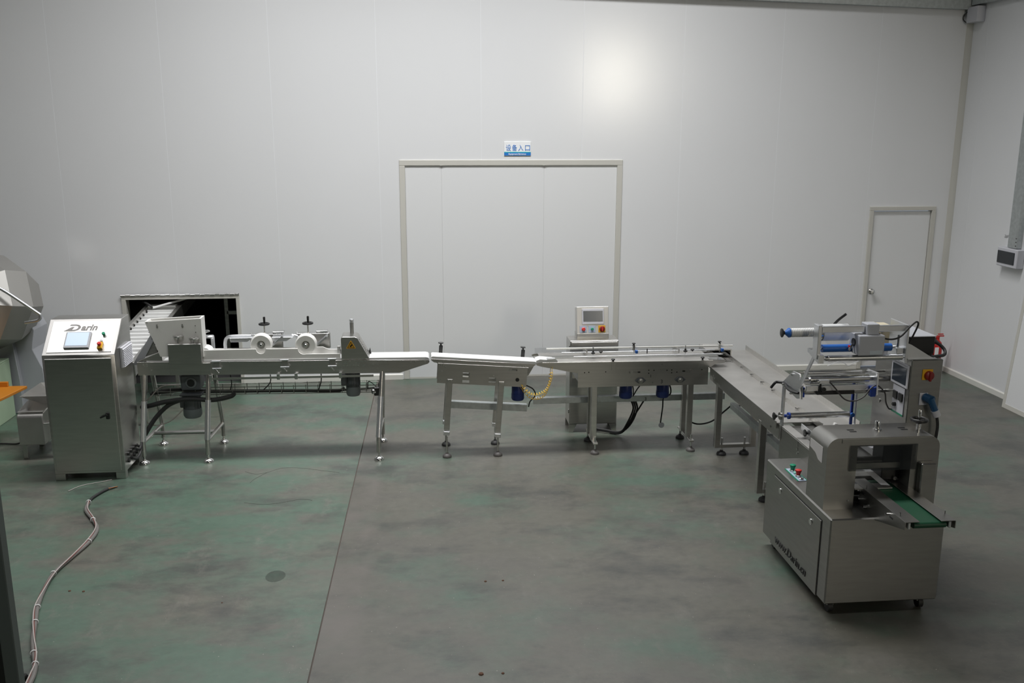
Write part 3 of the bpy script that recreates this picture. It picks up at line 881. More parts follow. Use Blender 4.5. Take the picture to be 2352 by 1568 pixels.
# toggle clamps and latches on the front plate
for x in (-1.875, -1.270, -0.845):
    c = obj('toggle_clamp', MB().box(x - 0.028, x + 0.028, yf - 0.03, yf, 0.865, 0.94, 0.003), DARKST, A)
    obj('clamp_bar', MB().box(x - 0.040, x + 0.040, yf - 0.045, yf - 0.03, 0.935, 0.948, 0.002), ALU, c)
    obj('clamp_bar', MB().box(x - 0.040, x + 0.040, yf - 0.045, yf - 0.03, 0.868, 0.880, 0.002), ALU, c)
    obj('clamp_lever', MB().tube([(x - 0.02, yf - 0.04, 0.868), (x + 0.005, yf - 0.045, 0.852), (x + 0.012, yf - 0.03, 0.835)], 0.006), CHROME, c)
for x in (-1.935, -1.335, -1.175, -0.775):
    obj('gutter_latch', MB().box(x - 0.014, x + 0.014, yf - 0.036, yf - 0.02, 0.755, 0.812, 0.003), CHROME, A)
bp_ = [(-1.975, 0.921), (-1.77, 0.920), (-1.55, 0.918), (-1.52, 0.918), (-1.10, 0.913), (-1.07, 0.913), (-0.72, 0.908), (-0.69, 0.908), (-0.735, 0.888), (-0.715, 0.888), (-0.735, 0.868), (-0.715, 0.868), (-0.69, 0.868), (-0.655, 0.868), (-0.63, 0.888), (-0.61, 0.888), (-0.63, 0.868), (-0.61, 0.868), (-0.565, 0.862), (-0.555, 0.866), (-0.48, 0.870), (-0.48, 0.835), (-0.435, 0.905), (-0.435, 0.870), (-0.435, 0.835), (-0.58, 0.905), (-0.55, 0.905), (-0.375, 0.902), (-0.345, 0.902), (-0.24, 0.900), (-0.21, 0.900), (-0.13, 0.885), (-0.09, 0.888), (0.0, 0.883), (0.015, 0.883), (-2.525, 0.916), (-2.495, 0.916), (-2.525, 0.900), (-2.495, 0.900), (-2.46, 0.862)]
screws(A, [(x, yf, z) for x, z in bp_], (0, -1, 0), 0.006)
# legs
def bent_leg(x0, y0, z0, x1, y1, zk, parent, sleeve=True):
    mb = MB()
    mb.tube([(x0, y0, z0), (x1, y1, zk), (x1, y1, 0.075)], 0.021, 12, smooth=False)
    l = obj('leg', mb, STEEL, parent)
    disc_foot(l, x1, y1, 0.09, 0.046, CHROME, 0.010)
    return l
for (x, dx) in ((-2.525, -0.04), (-1.965, -0.03)):
    lf = bent_leg(x, 8.40, 0.82, x + dx, 8.30, 0.21, A)
    lr = bent_leg(x, 8.61, 0.82, x + dx + 0.03, 8.83, 0.21, A)
    obj('stretcher', MB().cyl((x + dx, 8.305, 0.205), (x + dx + 0.03, 8.825, 0.205), 0.018, 10), STEEL, A)
obj('stretcher', MB().cyl((-2.545, 8.57, 0.205), (-1.985, 8.57, 0.205), 0.018, 10), STEEL, A)
lf = bent_leg(-0.398, 8.40, 0.80, -0.440, 8.22, 0.20, A)
lr = bent_leg(-0.398, 8.61, 0.80, -0.425, 8.74, 0.20, A)
obj('stretcher', MB().cyl((-0.438, 8.225, 0.24), (-0.42, 8.735, 0.24), 0.018, 10), STEEL, A)
for x, y, x1, y1 in ((-2.525, 8.40, -2.565, 8.30), (-1.965, 8.40, -1.995, 8.30), (-0.398, 8.40, -0.440, 8.22)):
    p = Vector((x, y, 0.82)).lerp(Vector((x1, y1, 0.21)), 0.40)
    q = Vector((x, y, 0.82)).lerp(Vector((x1, y1, 0.21)), 0.99)
    obj('leg_sleeve', MB().cyl(p, q, 0.026, 14), ALU, A)
# drives
gbx = obj('gearbox', MB().box(-2.235, -2.06, 8.46, 8.62, 0.640, 0.785, 0.012), MOTORG, A)
obj('shaft_cover', MB().lathe((-2.14, 8.46, 0.715), (0, -1, 0), [(0.050, 0), (0.050, 0.008), (0.036, 0.012)], 24), MOTORG2, gbx)
obj('shaft_bore', MB().cyl((-2.14, 8.452, 0.715), (-2.14, 8.444, 0.715), 0.034, 20), BLACKP, gbx)
obj('flange', MB().box(-2.25, -2.05, 8.44, 8.64, 0.59, 0.61, 0.006), MOTORG, gbx)
motor(A, -2.165, 8.54, 0.365, 0.60, 0.080, MOTORG, MOTORG2)
obj('terminal_box', MB().box(-2.262, -2.235, 8.48, 8.60, 0.47, 0.56, 0.006), MOTORG, A)
motor(A, -0.678, 8.54, 0.535, 0.78, 0.064, MOTORG, MOTORG2)
obj('terminal_box', MB().box(-0.785, -0.735, 8.48, 8.60, 0.645, 0.745, 0.008), MOTORG, A)
# wire basket tray with cables
wt = MB()
for y, z in ((8.52, 0.655), (8.52, 0.62), (8.52, 0.585), (8.56, 0.575), (8.61, 0.575), (8.64, 0.62), (8.64, 0.655)):
    wt.cyl((-2.5, y, z), (-0.41, y, z - 0.02), 0.0035, 6)
x = -2.46
while x < -0.42:
    wt.tube([(x, 8.52, 0.655), (x, 8.52, 0.575), (x, 8.64, 0.572), (x, 8.64, 0.652)], 0.0035, 6, smooth=False)
    x += 0.112
obj('wire_basket', wt, DARKST, A, kind='stuff')
cable(A, [(-2.52, 8.55, 0.60), (-2.3, 8.56, 0.625), (-2.05, 8.57, 0.60), (-1.6, 8.57, 0.592), (-1.1, 8.57, 0.582), (-0.85, 8.56, 0.572), (-0.76, 8.55, 0.60)], 0.016, name='cable_bundle')
cable(A, [(-2.54, 8.56, 0.585), (-2.3, 8.58, 0.605), (-2.05, 8.58, 0.60), (-1.6, 8.59, 0.59), (-1.0, 8.59, 0.578), (-0.5, 8.57, 0.59), (-0.43, 8.52, 0.64)], 0.010, name='cable_bundle')
cable(A, [(-2.6, 8.47, 0.49), (-2.5, 8.42, 0.52), (-2.36, 8.41, 0.555), (-2.15, 8.41, 0.575), (-1.95, 8.43, 0.555), (-1.80, 8.46, 0.575), (-1.77, 8.50, 0.59)], 0.022, name='conduit')
cable(A, [(-2.22, 8.42, 0.57), (-2.35, 8.42, 0.515), (-2.47, 8.40, 0.40), (-2.56, 8.36, 0.26)], 0.020, name='conduit')
cable(A, [(-1.78, 8.44, 0.785), (-1.778, 8.46, 0.70), (-1.80, 8.50, 0.63)], 0.005)
cable(A, [(-1.42, 8.44, 0.78), (-1.43, 8.46, 0.70), (-1.50, 8.50, 0.62)], 0.005)
cable(A, [(-0.96, 8.44, 0.78), (-0.965, 8.46, 0.70), (-1.0, 8.50, 0.60)], 0.005)
cable(A, [(-2.24, 8.44, 0.70), (-2.40, 8.45, 0.69), (-2.50, 8.46, 0.60), (-2.57, 8.44, 0.52), (-2.57, 8.42, 0.40), (-2.50, 8.42, 0.33), (-2.36, 8.45, 0.35), (-2.24, 8.48, 0.45)], 0.005, CABLEW)
# air regulator on the right leg
fr = obj('air_regulator', MB().box(-0.475, -0.425, 8.34, 8.38, 0.58, 0.66, 0.006), BLACKP, A)
obj('gauge', MB().cyl((-0.468, 8.36, 0.62), (-0.492, 8.35, 0.62), 0.024, 16), CHROME, fr)
obj('filter_bowl', MB().lathe((-0.45, 8.36, 0.58), (0, 0, -1), [(0.018, 0), (0.018, 0.06), (0.010, 0.075)], 14), ACRYL, fr)
cable(fr, [(-0.45, 8.36, 0.66), (-0.50, 8.38, 0.70), (-0.53, 8.44, 0.69), (-0.54, 8.5, 0.60)], 0.004)

# ------------------------------------------------------------------ inclined cleated conveyor coming through the hatch
I = thing('inclined_conveyor', 'inclined white cleated belt conveyor reaching through the hatch', 'conveyor', (-2.9, 10.2, 0))
p_lo, p_hi = Vector((0, 9.15, 0.705)), Vector((0, 11.75, 0.985))
idir = (p_hi - p_lo).normalized()
inn = Vector((0, -idir.z, idir.y))
iL = (p_hi - p_lo).length
_IM = Matrix((Vector((1, 0, 0)), idir, inn)).transposed().to_4x4()
_IM.translation = p_lo
def ibox(x0, x1, s0, s1, h0, h1, bev=0.0):
    mb = MB(_IM)
    mb.box(x0, x1, s0, s1, h0, h1, bev)
    return mb
obj('belt', ibox(-3.2, -2.9, 0, iL - 0.7, -0.03, 0), BELTW, I)
for i in range(15):
    s_ = 0.06 + i * 0.125
    mb = MB(_IM)
    mb.prism([(s_, 0), (s_ + 0.045, 0), (s_ + 0.012, 0.028), (s_, 0.028)], 'yz', -3.2, -2.9)
    obj('cleat', mb, BELTW, I)
obj('side_frame', ibox(-3.25, -3.21, 0, iL, -0.10, 0.055, 0.004), STEEL, I)
obj('side_frame', ibox(-2.89, -2.84, 0, iL, -0.10, 0.045, 0.004), STEEL, I)
obj('head_cover', ibox(-3.21, -2.89, iL - 0.75, iL, -0.05, 0.06, 0.004), DARKST, I)
for x in (-3.23, -2.865):
    for y, zt in ((9.45, 0.65), (10.75, 0.78)):
        l = obj('leg', MB().box(x - 0.02, x + 0.02, y - 0.02, y + 0.02, 0.0, zt, 0.003), STEEL, I)
obj('white_pipe', MB().tube([(-3.14, 10.95, 0.955), (-3.10, 10.98, 0.958), (-2.90, 11.10, 1.0), (-2.6, 11.4, 1.06)], 0.014, 10), BELTW, I)
cable(I, [(-3.30, 11.15, 0.99), (-3.22, 11.0, 1.0), (-3.17, 10.95, 0.985), (-3.14, 10.95, 0.955)], 0.012)

# machinery standing in the dark room beyond the hatch
N = thing('dark_machine_frame', 'dark steel machine frame in the room beyond the hatch', 'machine', (-2.4, 12.3, 0))
for x, y in ((-2.52, 12.0), (-1.9, 12.0), (-2.52, 12.9), (-1.9, 12.9)):
    obj('post', MB().box(x - 0.025, x + 0.025, y - 0.025, y + 0.025, 0, 1.3, 0.003), DARKST, N)
obj('cross_rail', MB().box(-2.52, -1.9, 11.975, 12.025, 0.66, 0.71, 0.003), DARKST, N)
obj('cross_rail', MB().box(-2.52, -1.9, 12.875, 12.925, 0.66, 0.71, 0.003), DARKST, N)
obj('sloping_plate', MB().prism([(12.0, 0.95), (12.9, 1.25), (12.9, 1.23), (12.0, 0.93)], 'yz', -2.95, -1.9), DARKST, N)

# ------------------------------------------------------------------ transfer conveyor, tilted
Bc = thing('transfer_conveyor', 'short tilted conveyor with white belt between the two longer conveyors', 'conveyor', (0.45, 8.4, 0))
tb = R(4.3)
_pv = Vector((0.52, 8.4, 0.80))
TB = Matrix.Translation(_pv) @ Matrix.Rotation(tb, 4, 'Y') @ Matrix.Translation(-_pv)
def mbB():
    return MB(TB)
yb0, yb1 = 8.25, 8.40
holes = [(0.345, 0.408, 0.752, 0.795), (0.345, 0.408, 0.700, 0.728), (0.588, 0.655, 0.715, 0.760), (0.80, 0.845, 0.835, 0.850)]
obj('side_plate', mbB().plate(0.112, 0.940, 0.685, 0.872, holes, 'y', yb0, yb0 + 0.005), STEELX, Bc)
obj('side_plate', mbB().plate(0.112, 0.940, 0.685, 0.872, holes, 'y', yb1 - 0.005, yb1), STEELX, Bc)
rail = [(0.045, 0.905), (0.055, 0.893), (0.075, 0.880), (0.10, 0.876), (0.112, 0.868), (0.945, 0.868), (0.985, 0.885), (1.012, 0.905), (1.008, 0.912), (0.05, 0.912)]
obj('rail', mbB().prism(rail, 'xz', yb0 - 0.010, yb0 + 0.012, 0.001, 1), STEELX, Bc)
obj('rail', mbB().prism(rail, 'xz', yb1 - 0.012, yb1 + 0.010, 0.001, 1), STEELX, Bc)
obj('rail_lip', mbB().box(0.112, 0.945, yb0 - 0.016, yb0 - 0.009, 0.868, 0.877, 0.001, 1), STEELX, Bc)
blt = [(0.05, 0.906), (1.0, 0.904)] + arc(1.0, 0.919, 0.015, -90, 90, 6) + [(0.06, 0.934)] + arc(0.06, 0.920, 0.014, 90, 250, 6)
obj('belt', mbB().prism(blt, 'xz', yb0 - 0.004, yb1 + 0.004), BELTW, Bc)
obj('end_wedge', mbB().prism([(0.94, 0.868), (1.0, 0.895), (0.955, 0.80), (0.94, 0.79)], 'xz', yb0 + 0.01, yb1 - 0.01), DARKST, Bc)
for x in (0.229, 0.706):
    for y in (yb0 - 0.014, 8.544):
        obj('leg', mbB().box(x - 0.026, x + 0.026, y, y + 0.03, 0.24 if x < 0.5 else 0.22, 0.73, 0.003), STEEL, Bc)
    obj('cross_bracket', mbB().box(x - 0.02, x + 0.02, yb1, 8.545, 0.69, 0.725, 0.002), STEEL, Bc)
    for y in (8.235, 8.565):
        obj('foot_block', mbB().box(x - 0.028, x + 0.028, y - 0.022, y + 0.022, 0.195, 0.232, 0.003), ALU, Bc)
        disc_foot(Bc, 0.188 if x < 0.5 else 0.664, y, 0.20, 0.042, RUBBER if y > 8.4 else FOOTG, 0.009)
for x in (0.135, 0.905):
    p = obj('belt_clamp', mbB().box(x - 0.017, x + 0.017, yb1 + 0.012, yb1 + 0.032, 0.90, 1.0, 0.003), BLACKP, Bc)
    obj('clamp_knob', mbB().cyl((x, yb1 + 0.02, 1.0), (x - 0.004, yb1 + 0.02, 1.02), 0.008, 8).box(x - 0.027, x + 0.02, yb1 + 0.008, yb1 + 0.032, 1.018, 1.032, 0.005), BLACKP, p)
motor(Bc, 0.862, 8.35, 0.505, 0.68, 0.058, BLUE, BLUE, fins=False)
tl = obj('tension_slot', mbB().box(0.765, 0.835, yb0 - 0.008, yb0 - 0.002, 0.838, 0.846, 0.002), CHROME, Bc)
obj('bearing_bore', mbB().cyl((0.852, yb0 - 0.003, 0.752), (0.852, yb0 + 0.001, 0.752), 0.018, 18), BLACKP, Bc)
screws(Bc, [TB @ Vector(p) for p in ((0.14, yb0, 0.855), (0.16, yb0, 0.855), (0.885, yb0 - 0.010, 0.885), (0.91, yb0 - 0.010, 0.885), (0.135, yb0 - 0.010, 0.888), (0.158, yb0 - 0.010, 0.888), (0.15, yb0, 0.80), (0.15, yb0, 0.72), (0.18, yb0, 0.84), (0.215, yb0 - 0.014, 0.715), (0.24, yb0 - 0.014, 0.715), (0.695, yb0 - 0.014, 0.715), (0.72, yb0 - 0.014, 0.715), (0.63, yb0, 0.782), (0.77, yb0, 0.84), (0.78, yb0, 0.848))], (0, -1, 0), 0.006)
t1 = MB(TB)
t1.box(0.218, 0.985, 8.40, 8.46, 0.405, 0.470, 0.003)
obj('steel_trunking', t1, GALV, None, 'galvanised cable trunk under the tilted transfer conveyor', 'trunking', 'galvanised cable trunks under the conveyors')

# ------------------------------------------------------------------ accumulating conveyor
Cc = thing('rail_conveyor', 'stainless conveyor with guide rods and two blue motors', 'conveyor', (2.0, 8.4, 0))
yc0, yc1 = 8.255, 8.62
obj('side_plate', MB().box(1.418, 2.664, 8.27, 8.275, 0.632, 0.808, 0.001, 1), STEELX, Cc)
obj('side_plate', MB().box(1.418, 2.664, 8.595, 8.60, 0.632, 0.808, 0.001, 1), STEELX, Cc)
obj('end_plate', MB().box(1.418, 1.424, 8.275, 8.595, 0.69, 0.808), DARKST, Cc)
skirt = [(1.02, 0.872), (1.03, 0.858), (1.075, 0.845), (1.405, 0.775), (1.43, 0.785), (1.43, 0.805), (2.68, 0.805), (2.72, 0.835), (2.815, 0.845), (2.82, 0.855), (2.80, 0.866), (1.05, 0.882)]
obj('skirt', MB().prism(skirt, 'xz', yc0, yc0 + 0.006), STEELX, Cc)
obj('skirt', MB().prism(skirt, 'xz', yc1 - 0.006, yc1), STEELX, Cc)
obj('deck', MB().prism([(1.08, 0.878), (2.70, 0.866), (2.70, 0.872), (1.08, 0.886)], 'xz', yc0 - 0.006, 8.395, 0.001, 1), DECK, Cc)
obj('deck', MB().prism([(1.08, 0.878), (2.70, 0.866), (2.70, 0.872), (1.08, 0.886)], 'xz', 8.505, yc1 + 0.02, 0.001, 1), DECK, Cc)
obj('belt', MB().prism([(1.025, 0.872), (2.80, 0.852)] + arc(2.80, 0.861, 0.009, -90, 90, 4) + [(1.03, 0.89)] + arc(1.03, 0.881, 0.009, 90, 270, 4), 'xz', 8.398, 8.502), DARKST, Cc)
nb = obj('belt_nose', MB().prism([(1.03, 0.868), (1.19, 0.882), (1.19, 0.902), (1.06, 0.914), (1.025, 0.902), (1.02, 0.882)], 'xz', yc0 + 0.008, 8.39), BELTW, Cc)
obj('sensor_bracket', MB().prism([(1.115, 0.886), (1.225, 0.893), (1.20, 0.918), (1.125, 0.915)], 'xz', yc0 - 0.004, yc0 + 0.06), ALU, Cc)
# guides above the deck
obj('guide_rod', MB().cyl((1.145, 8.47, 0.962), (2.955, 8.47, 0.957), 0.009, 10), RODW, Cc)
for y, z0, x0, x1 in ((8.375, 0.902, 1.39, 2.79), (8.53, 0.905, 1.30, 2.80)):
    obj('guide_rail', MB().box(x0, x1, y - 0.005, y + 0.005, z0 - 0.006, z0 + 0.006, 0.002), ALU, Cc)
obj('clear_guide', MB().box(1.05, 2.70, 8.60, 8.604, 0.886, 0.945), ACRYL, Cc)
for x in (1.565, 2.455):
    br = obj('guide_bracket', MB().prism([(8.42, 0.905), (8.64, 0.885), (8.64, 0.93), (8.42, 0.95)], 'yz', x - 0.045, x - 0.035), STEEL, Cc)
    obj('guide_post', MB().cyl((x + 0.015, 8.40, 0.885), (x + 0.015, 8.40, 0.985), 0.006, 10), CHROME, br)
    star_knob(br, (x + 0.015, 8.395, 0.955), (0, 0, -1), 0.02, 0.03)
    star_knob(Cc, (x + 0.10, 8.45, 0.915), (0, 0, 1), 0.018, 0.022)
for x in (1.745, 2.60):
    star_knob(Cc, (x, 8.262, 0.875), (0, 0, 1), 0.018, 0.03)
for x, y in ((1.985, 8.47), (2.825, 8.47)):
    sn = obj('sensor_clamp', MB().box(x - 0.012, x + 0.012, y - 0.014, y + 0.014, 0.93, 0.985, 0.003), CHROME, Cc)
    star_knob(sn, (x, y, 0.985), (0, 0, 1), 0.018, 0.018)
    obj('sensor', MB().box(x + 0.012, x + 0.038, y - 0.03, y + 0.0, 0.905, 0.935, 0.004), BLUER, sn)
    obj('sensor_stem', MB().cyl((x + 0.004, y, 0.90), (x + 0.004, y, 0.93), 0.005, 8), CHROME, sn)
obj('guide_pin', MB().cyl((2.115, 8.46, 0.90), (2.115, 8.46, 0.945), 0.005, 8), BLACKP, Cc)
ts = obj('transfer_tip', MB().prism([(2.66, 0.862), (2.81, 0.856), (2.84, 0.862), (2.81, 0.874), (2.66, 0.878)], 'xz', 8.26, 8.36), CHROME, Cc)
# braces under the deck
for x in (1.73, 2.565):
    obj('deck_bracket', MB().box(x, x + 0.042, 8.250, 8.262, 0.795, 0.872, 0.002), STEEL, Cc)
# legs
for x in (1.58, 2.505):
    for y in (8.30, 8.48):
        obj('post', MB().box(x - 0.027, x + 0.027, y - 0.025, y + 0.025, 0.10, 0.66, 0.003), STEEL, Cc)
    obj('foot_beam', MB().box(x - 0.022, x + 0.022, 8.17, 8.60, 0.098, 0.116, 0.002), STEEL, Cc)
    for y in (8.20, 8.57):
        ft = disc_foot(Cc, x, y, 0.165, 0.042, FOOTG if y < 8.4 else RUBBER, 0.009)
for x in (1.905, 2.265):
    motor(Cc, x, 8.40, 0.483, 0.645, 0.060, BLUE, BLUE, fins=False)
for x in (2.013, 2.392):
    bg = obj('bearing_flange', MB().prism([(x - 0.055, 0.688), (x - 0.02, 0.660), (x + 0.02, 0.660), (x + 0.055, 0.688), (x + 0.02, 0.716), (x - 0.02, 0.716)], 'xz', 8.258, 8.27, 0.003, 1), MOTORG, Cc)
    obj('bearing_insert', MB().lathe((x, 8.258, 0.686), (0, -1, 0), [(0.024, 0), (0.024, 0.010), (0.014, 0.012), (0.012, 0.018)], 16), DARKST, bg)
for x, s_ in ((1.945, 1), (2.475, -1)):
    tn = obj('tensioner', MB().box(x - 0.04, x + 0.04, 8.262, 8.269, 0.765, 0.775, 0.002), DARKST, Cc)
    obj('tension_nut', MB().cyl((x - s_ * 0.022, 8.27, 0.77), (x - s_ * 0.022, 8.25, 0.77), 0.016, 6), STEEL, tn)
    obj('tension_end', MB().box(x + s_ * 0.05 - 0.012, x + s_ * 0.05 + 0.012, 8.26, 8.27, 0.764, 0.776), BLACKP, tn)
screws(Cc, [(x, 8.27, z) for x, z in ((1.48, 0.775), (1.52, 0.778), (1.68, 0.778), (2.09, 0.785), (2.09, 0.755), (2.14, 0.782), (2.31, 0.782), (2.31, 0.755), (2.265, 0.78), (2.36, 0.76), (2.60, 0.778))], (0, -1, 0), 0.006, BLACKP, 0.001)
screws(Cc, [(2.13, 8.27, 0.665), (2.21, 8.252, 0.842)], (0, -1, 0), 0.007)
MARK = mat('marker_ink', (0.03, 0.03, 0.03), 0.6)
text('marker_digit', '1', MARK, Cc, frame_matrix((2.10, 8.2685, 0.715), (1, 0, 0), (0, 0, 1)), 0.04)
text('marker_digit', '3', MARK, Cc, frame_matrix((2.205, 8.2685, 0.655), (1, 0, 0), (0, 0, 1)), 0.05)
ct = obj('steel_trunking', MB().box(1.03, 2.925, 8.52, 8.58, 0.405, 0.466, 0.003), GALV, None, 'long galvanised cable trunk under the rail conveyor', 'trunking', 'galvanised cable trunks under the conveyors')
text('marker_digit', '3', MARK, ct, frame_matrix((2.12, 8.519, 0.415), (1, 0, 0), (0, 0, 1)), 0.045)
cable(Cc, [(1.965, 8.42, 0.63), (1.99, 8.45, 0.55), (2.0, 8.49, 0.47)], 0.006)
cable(Cc, [(2.075, 8.40, 0.64), (2.03, 8.44, 0.56), (2.0, 8.49, 0.47)], 0.006)
cable(Cc, [(2.32, 8.42, 0.63), (2.355, 8.44, 0.55), (2.36, 8.48, 0.48), (2.30, 8.48, 0.455), (2.29, 8.47, 0.35), (2.275, 8.47, 0.20)], 0.007)
obj('tag_disc', MB().cyl((2.285, 8.466, 0.175), (2.285, 8.474, 0.175), 0.028, 18), GREYPL, Cc)
# cables between the electrical cabinet and the conveyor
cb = thing('cable_run', 'black cables hanging from the trunk to the floor beside the electrical cabinet', 'cables', (2.0, 8.75, 0))
for i, (dx, dz) in enumerate(((0, 0), (0.02, 0.01), (-0.02, 0.015))):
    cable(cb, [(2.02 + dx, 8.55, 0.40), (2.05 + dx, 8.60, 0.30), (2.0 + dx, 8.64, 0.14), (1.93, 8.70, 0.025 + dz), (1.80, 8.78, 0.02 + dz), (1.65, 8.85, 0.03 + dz)], 0.009)
cable(cb, [(2.12, 8.55, 0.40), (2.07, 8.60, 0.28), (1.98, 8.66, 0.10), (1.92, 8.72, 0.02), (1.84, 8.78, 0.012)], 0.008)
lc = obj('trunk_cable', MB().tube([(2.53, 8.55, 0.21), (2.66, 8.53, 0.155), (2.80, 8.5, 0.19), (2.92, 8.48, 0.30), (2.99, 8.45, 0.37), (3.0, 8.3, 0.40)], 0.008), RUBBER, None, 'black cable looping from the rail conveyor trunk to the infeed table trunk', 'cable')
# coiled yellow cable
pts = []
for i in range(200):
    t = i / 199
    path = [Vector((0.88, 8.235, 0.685)), Vector((0.98, 8.225, 0.595)), Vector((1.10, 8.225, 0.62)), Vector((1.155, 8.225, 0.72)), Vector((1.17, 8.235, 0.845))]
    k = t * 4
    j = min(int(k), 3)
    u = k - j
    p0, p1, p2, p3 = path[max(j - 1, 0)], path[j], path[j + 1], path[min(j + 2, 4)]
    p = 0.5 * ((2 * p1) + (-p0 + p2) * u + (2 * p0 - 5 * p1 + 4 * p2 - p3) * u * u + (-p0 + 3 * p1 - 3 * p2 + p3) * u ** 3)
    a = t * 2 * math.pi * 21
    rr_ = 0.009 if 0.06 < t < 0.9 else 0.001
    pts.append(p + Vector((math.cos(a) * rr_, math.sin(a) * rr_ * 0.8, math.sin(a) * rr_)))
yc = thing('coiled_cable', 'yellow coiled cable hanging between two conveyors', 'cable', (1.02, 8.23, 0.57))
obj('coil', MB().tube(pts, 0.0028, 6, smooth=False), YCABLE, yc)
obj('coil', MB().tube([p + Vector((-0.012, 0.035, -0.06 * math.sin(math.pi * i / 199))) for i, p in enumerate(pts)], 0.0028, 6, smooth=False), YCABLE, yc)
bk = obj('black_cable', MB().tube([(0.93, 8.30, 0.66), (1.0, 8.30, 0.62), (1.025, 8.33, 0.55), (0.985, 8.40, 0.47), (0.975, 8.43, 0.41)], 0.006), RUBBER, None, 'thin black cable hanging from the blue motor of the transfer conveyor', 'cable')

# ------------------------------------------------------------------ electrical cabinet behind the rail conveyor
E2 = thing('electrical_cabinet', 'stainless electrical cabinet with screen, red and green buttons behind conveyor', 'cabinet', (1.675, 8.96, 0))
ex0, ex1 = 1.432, 1.917
obj('body', MB().box(ex0, ex1, 8.84, 9.085, 0.085, 0.948, 0.004), STEEL, E2)
obj('front_door', MB().box(ex0 + 0.012, ex1 - 0.012, 8.832, 8.84, 0.10, 0.935, 0.002), STEEL, E2)
for xa, xb, xc in ((ex0, ex0 + 0.06, ex0 + 0.04), (ex1, ex1 - 0.06, ex1 - 0.04)):
    for y in (8.84, 9.075):
        obj('leg_plate', MB().prism([(xa, 0.085), (xb + (0.02 if xb > xa else -0.02), 0.085), (xc, 0.0), (xa, 0.0)], 'xz', y, y + 0.01), STEEL, E2)
obj('hinge', MB().box(ex0 - 0.008, ex0, 8.85, 8.87, 0.86, 0.90, 0.002), DARKST, E2)
obj('hinge', MB().box(ex0 - 0.008, ex0, 8.85, 8.87, 0.20, 0.24, 0.002), DARKST, E2)
obj('console_neck', MB().box(1.512, 1.836, 8.93, 9.06, 0.945, 1.005, 0.004), STEEL, E2)
tc_ = R(12)
cv = Vector((0, math.sin(tc_), math.cos(tc_)))
cn = Vector((0, -math.cos(tc_), math.sin(tc_)))
c0 = Vector((1.512, 8.925, 0.998))
_CM = frame_matrix(c0, (1, 0, 0), cv)
def cbox(name, u0, u1, v0, v1, h0, h1, m, parent, bev=0.002):
    mb = MB(_CM)
    mb.box(u0, u1, v0, v1, h0, h1, bev)
    return obj(name, mb, m, parent)
LIGHTST = mat('satin_steel_console', (0.66, 0.65, 0.63), 0.45, 0.75)
con = cbox('console', 0, 0.324, 0, 0.272, -0.10, 0, LIGHTST, E2, 0.004)
tsn = cbox('touchscreen', 0.054, 0.274, 0.095, 0.250, 0, 0.008, GREYPL, con, 0.003)
cbox('display', 0.066, 0.262, 0.125, 0.228, 0.0075, 0.0095, SCREEND, tsn, 0)
for u, m1, m2, r1, nm in ((0.064, PALEBL, RED, 0.019, 'emergency_stop'), (0.152, PALEBL, GREENB, 0.014, 'push_button'), (0.252, YELLOW, REDD, 0.028, 'main_switch')):
    pb = cbox('button_plate', u - 0.035, u + 0.035, 0.012, 0.082, 0, 0.004, m1, con, 0.001)
    obj(nm, MB().lathe(_CM @ Vector((u, 0.047, 0.004)), cn, [(r1 * 0.8, 0), (r1 * 0.8, 0.012), (r1, 0.014), (r1, 0.024), (r1 * 0.75, 0.028)], 18), m2, pb)
kb = MB(_CM)
kb.box(0.248, 0.256, 0.024, 0.070, 0.03, 0.042, 0.002)
obj('switch_grip', kb, RED, con)

# ------------------------------------------------------------------ infeed table running towards the wrapper
D = thing('infeed_table', 'long flat stainless infeed table leading to the wrapping machine', 'table', (2.96, 7.7, 0))
zd = 0.80
obj('deck', MB().box(2.675, 2.962, 6.572, 8.72, zd - 0.008, zd, 0.001, 1), DECK, D)
obj('deck', MB().box(2.968, 3.255, 6.44, 8.93, zd - 0.008, zd, 0.001, 1), DECK, D)
obj('deck_flange', MB().box(2.670, 2.676, 6.572, 8.24, zd - 0.055, zd + 0.012, 0.001, 1), STEELX, D)
obj('deck_flange', MB().box(3.252, 3.258, 6.40, 8.93, zd - 0.055, zd + 0.048, 0.001, 1), STEELX, D)
cf = obj('centre_fence', MB().box(2.962, 2.968, 6.40, 8.80, zd - 0.01, zd + 0.042, 0.001, 1), STEELX, D)
for i in range(9):
    y = 6.62 + i * 0.262
    obj('fence_bolt', MB().cyl((2.962, y, zd + 0.012), (2.944, y, zd + 0.012), 0.008, 8), CHROME, cf)
obj('side_beam', MB().box(2.690, 2.698, 6.55, 8.30, 0.675, zd - 0.01, 0.001, 1), STEELX, D)
obj('side_beam', MB().box(3.230, 3.238, 6.40, 8.80, 0.675, zd - 0.01, 0.001, 1), STEELX, D)
obj('belt_trough', MB().box(2.91, 3.02, 6.585, 8.8, 0.70, zd - 0.012, 0.002, 1), DARKST, D)
screws(D, [(2.669, 8.13, 0.752), (2.669, 8.10, 0.735), (2.689, 7.98, 0.70), (2.689, 6.72, 0.72)], (-1, 0, 0), 0.009)
eb_ = obj('end_box', MB().plate(2.735, 2.985, zd, 0.895, [(2.765, 2.975, zd + 0.012, 0.885)], 'y', 8.575, 8.58), STEEL, D)
obj('box_top', MB().box(2.735, 2.985, 8.58, 8.83, 0.888, 0.895, 0.001, 1), DECK, eb_)
obj('box_side', MB().box(2.735, 2.741, 8.58, 8.83, zd, 0.888), STEEL, eb_)
obj('box_side', MB().box(2.979, 2.985, 8.58, 8.83, zd, 0.888), STEEL, eb_)
obj('box_back', MB().box(2.741, 2.979, 8.824, 8.83, zd, 0.888), BLACKP, eb_)
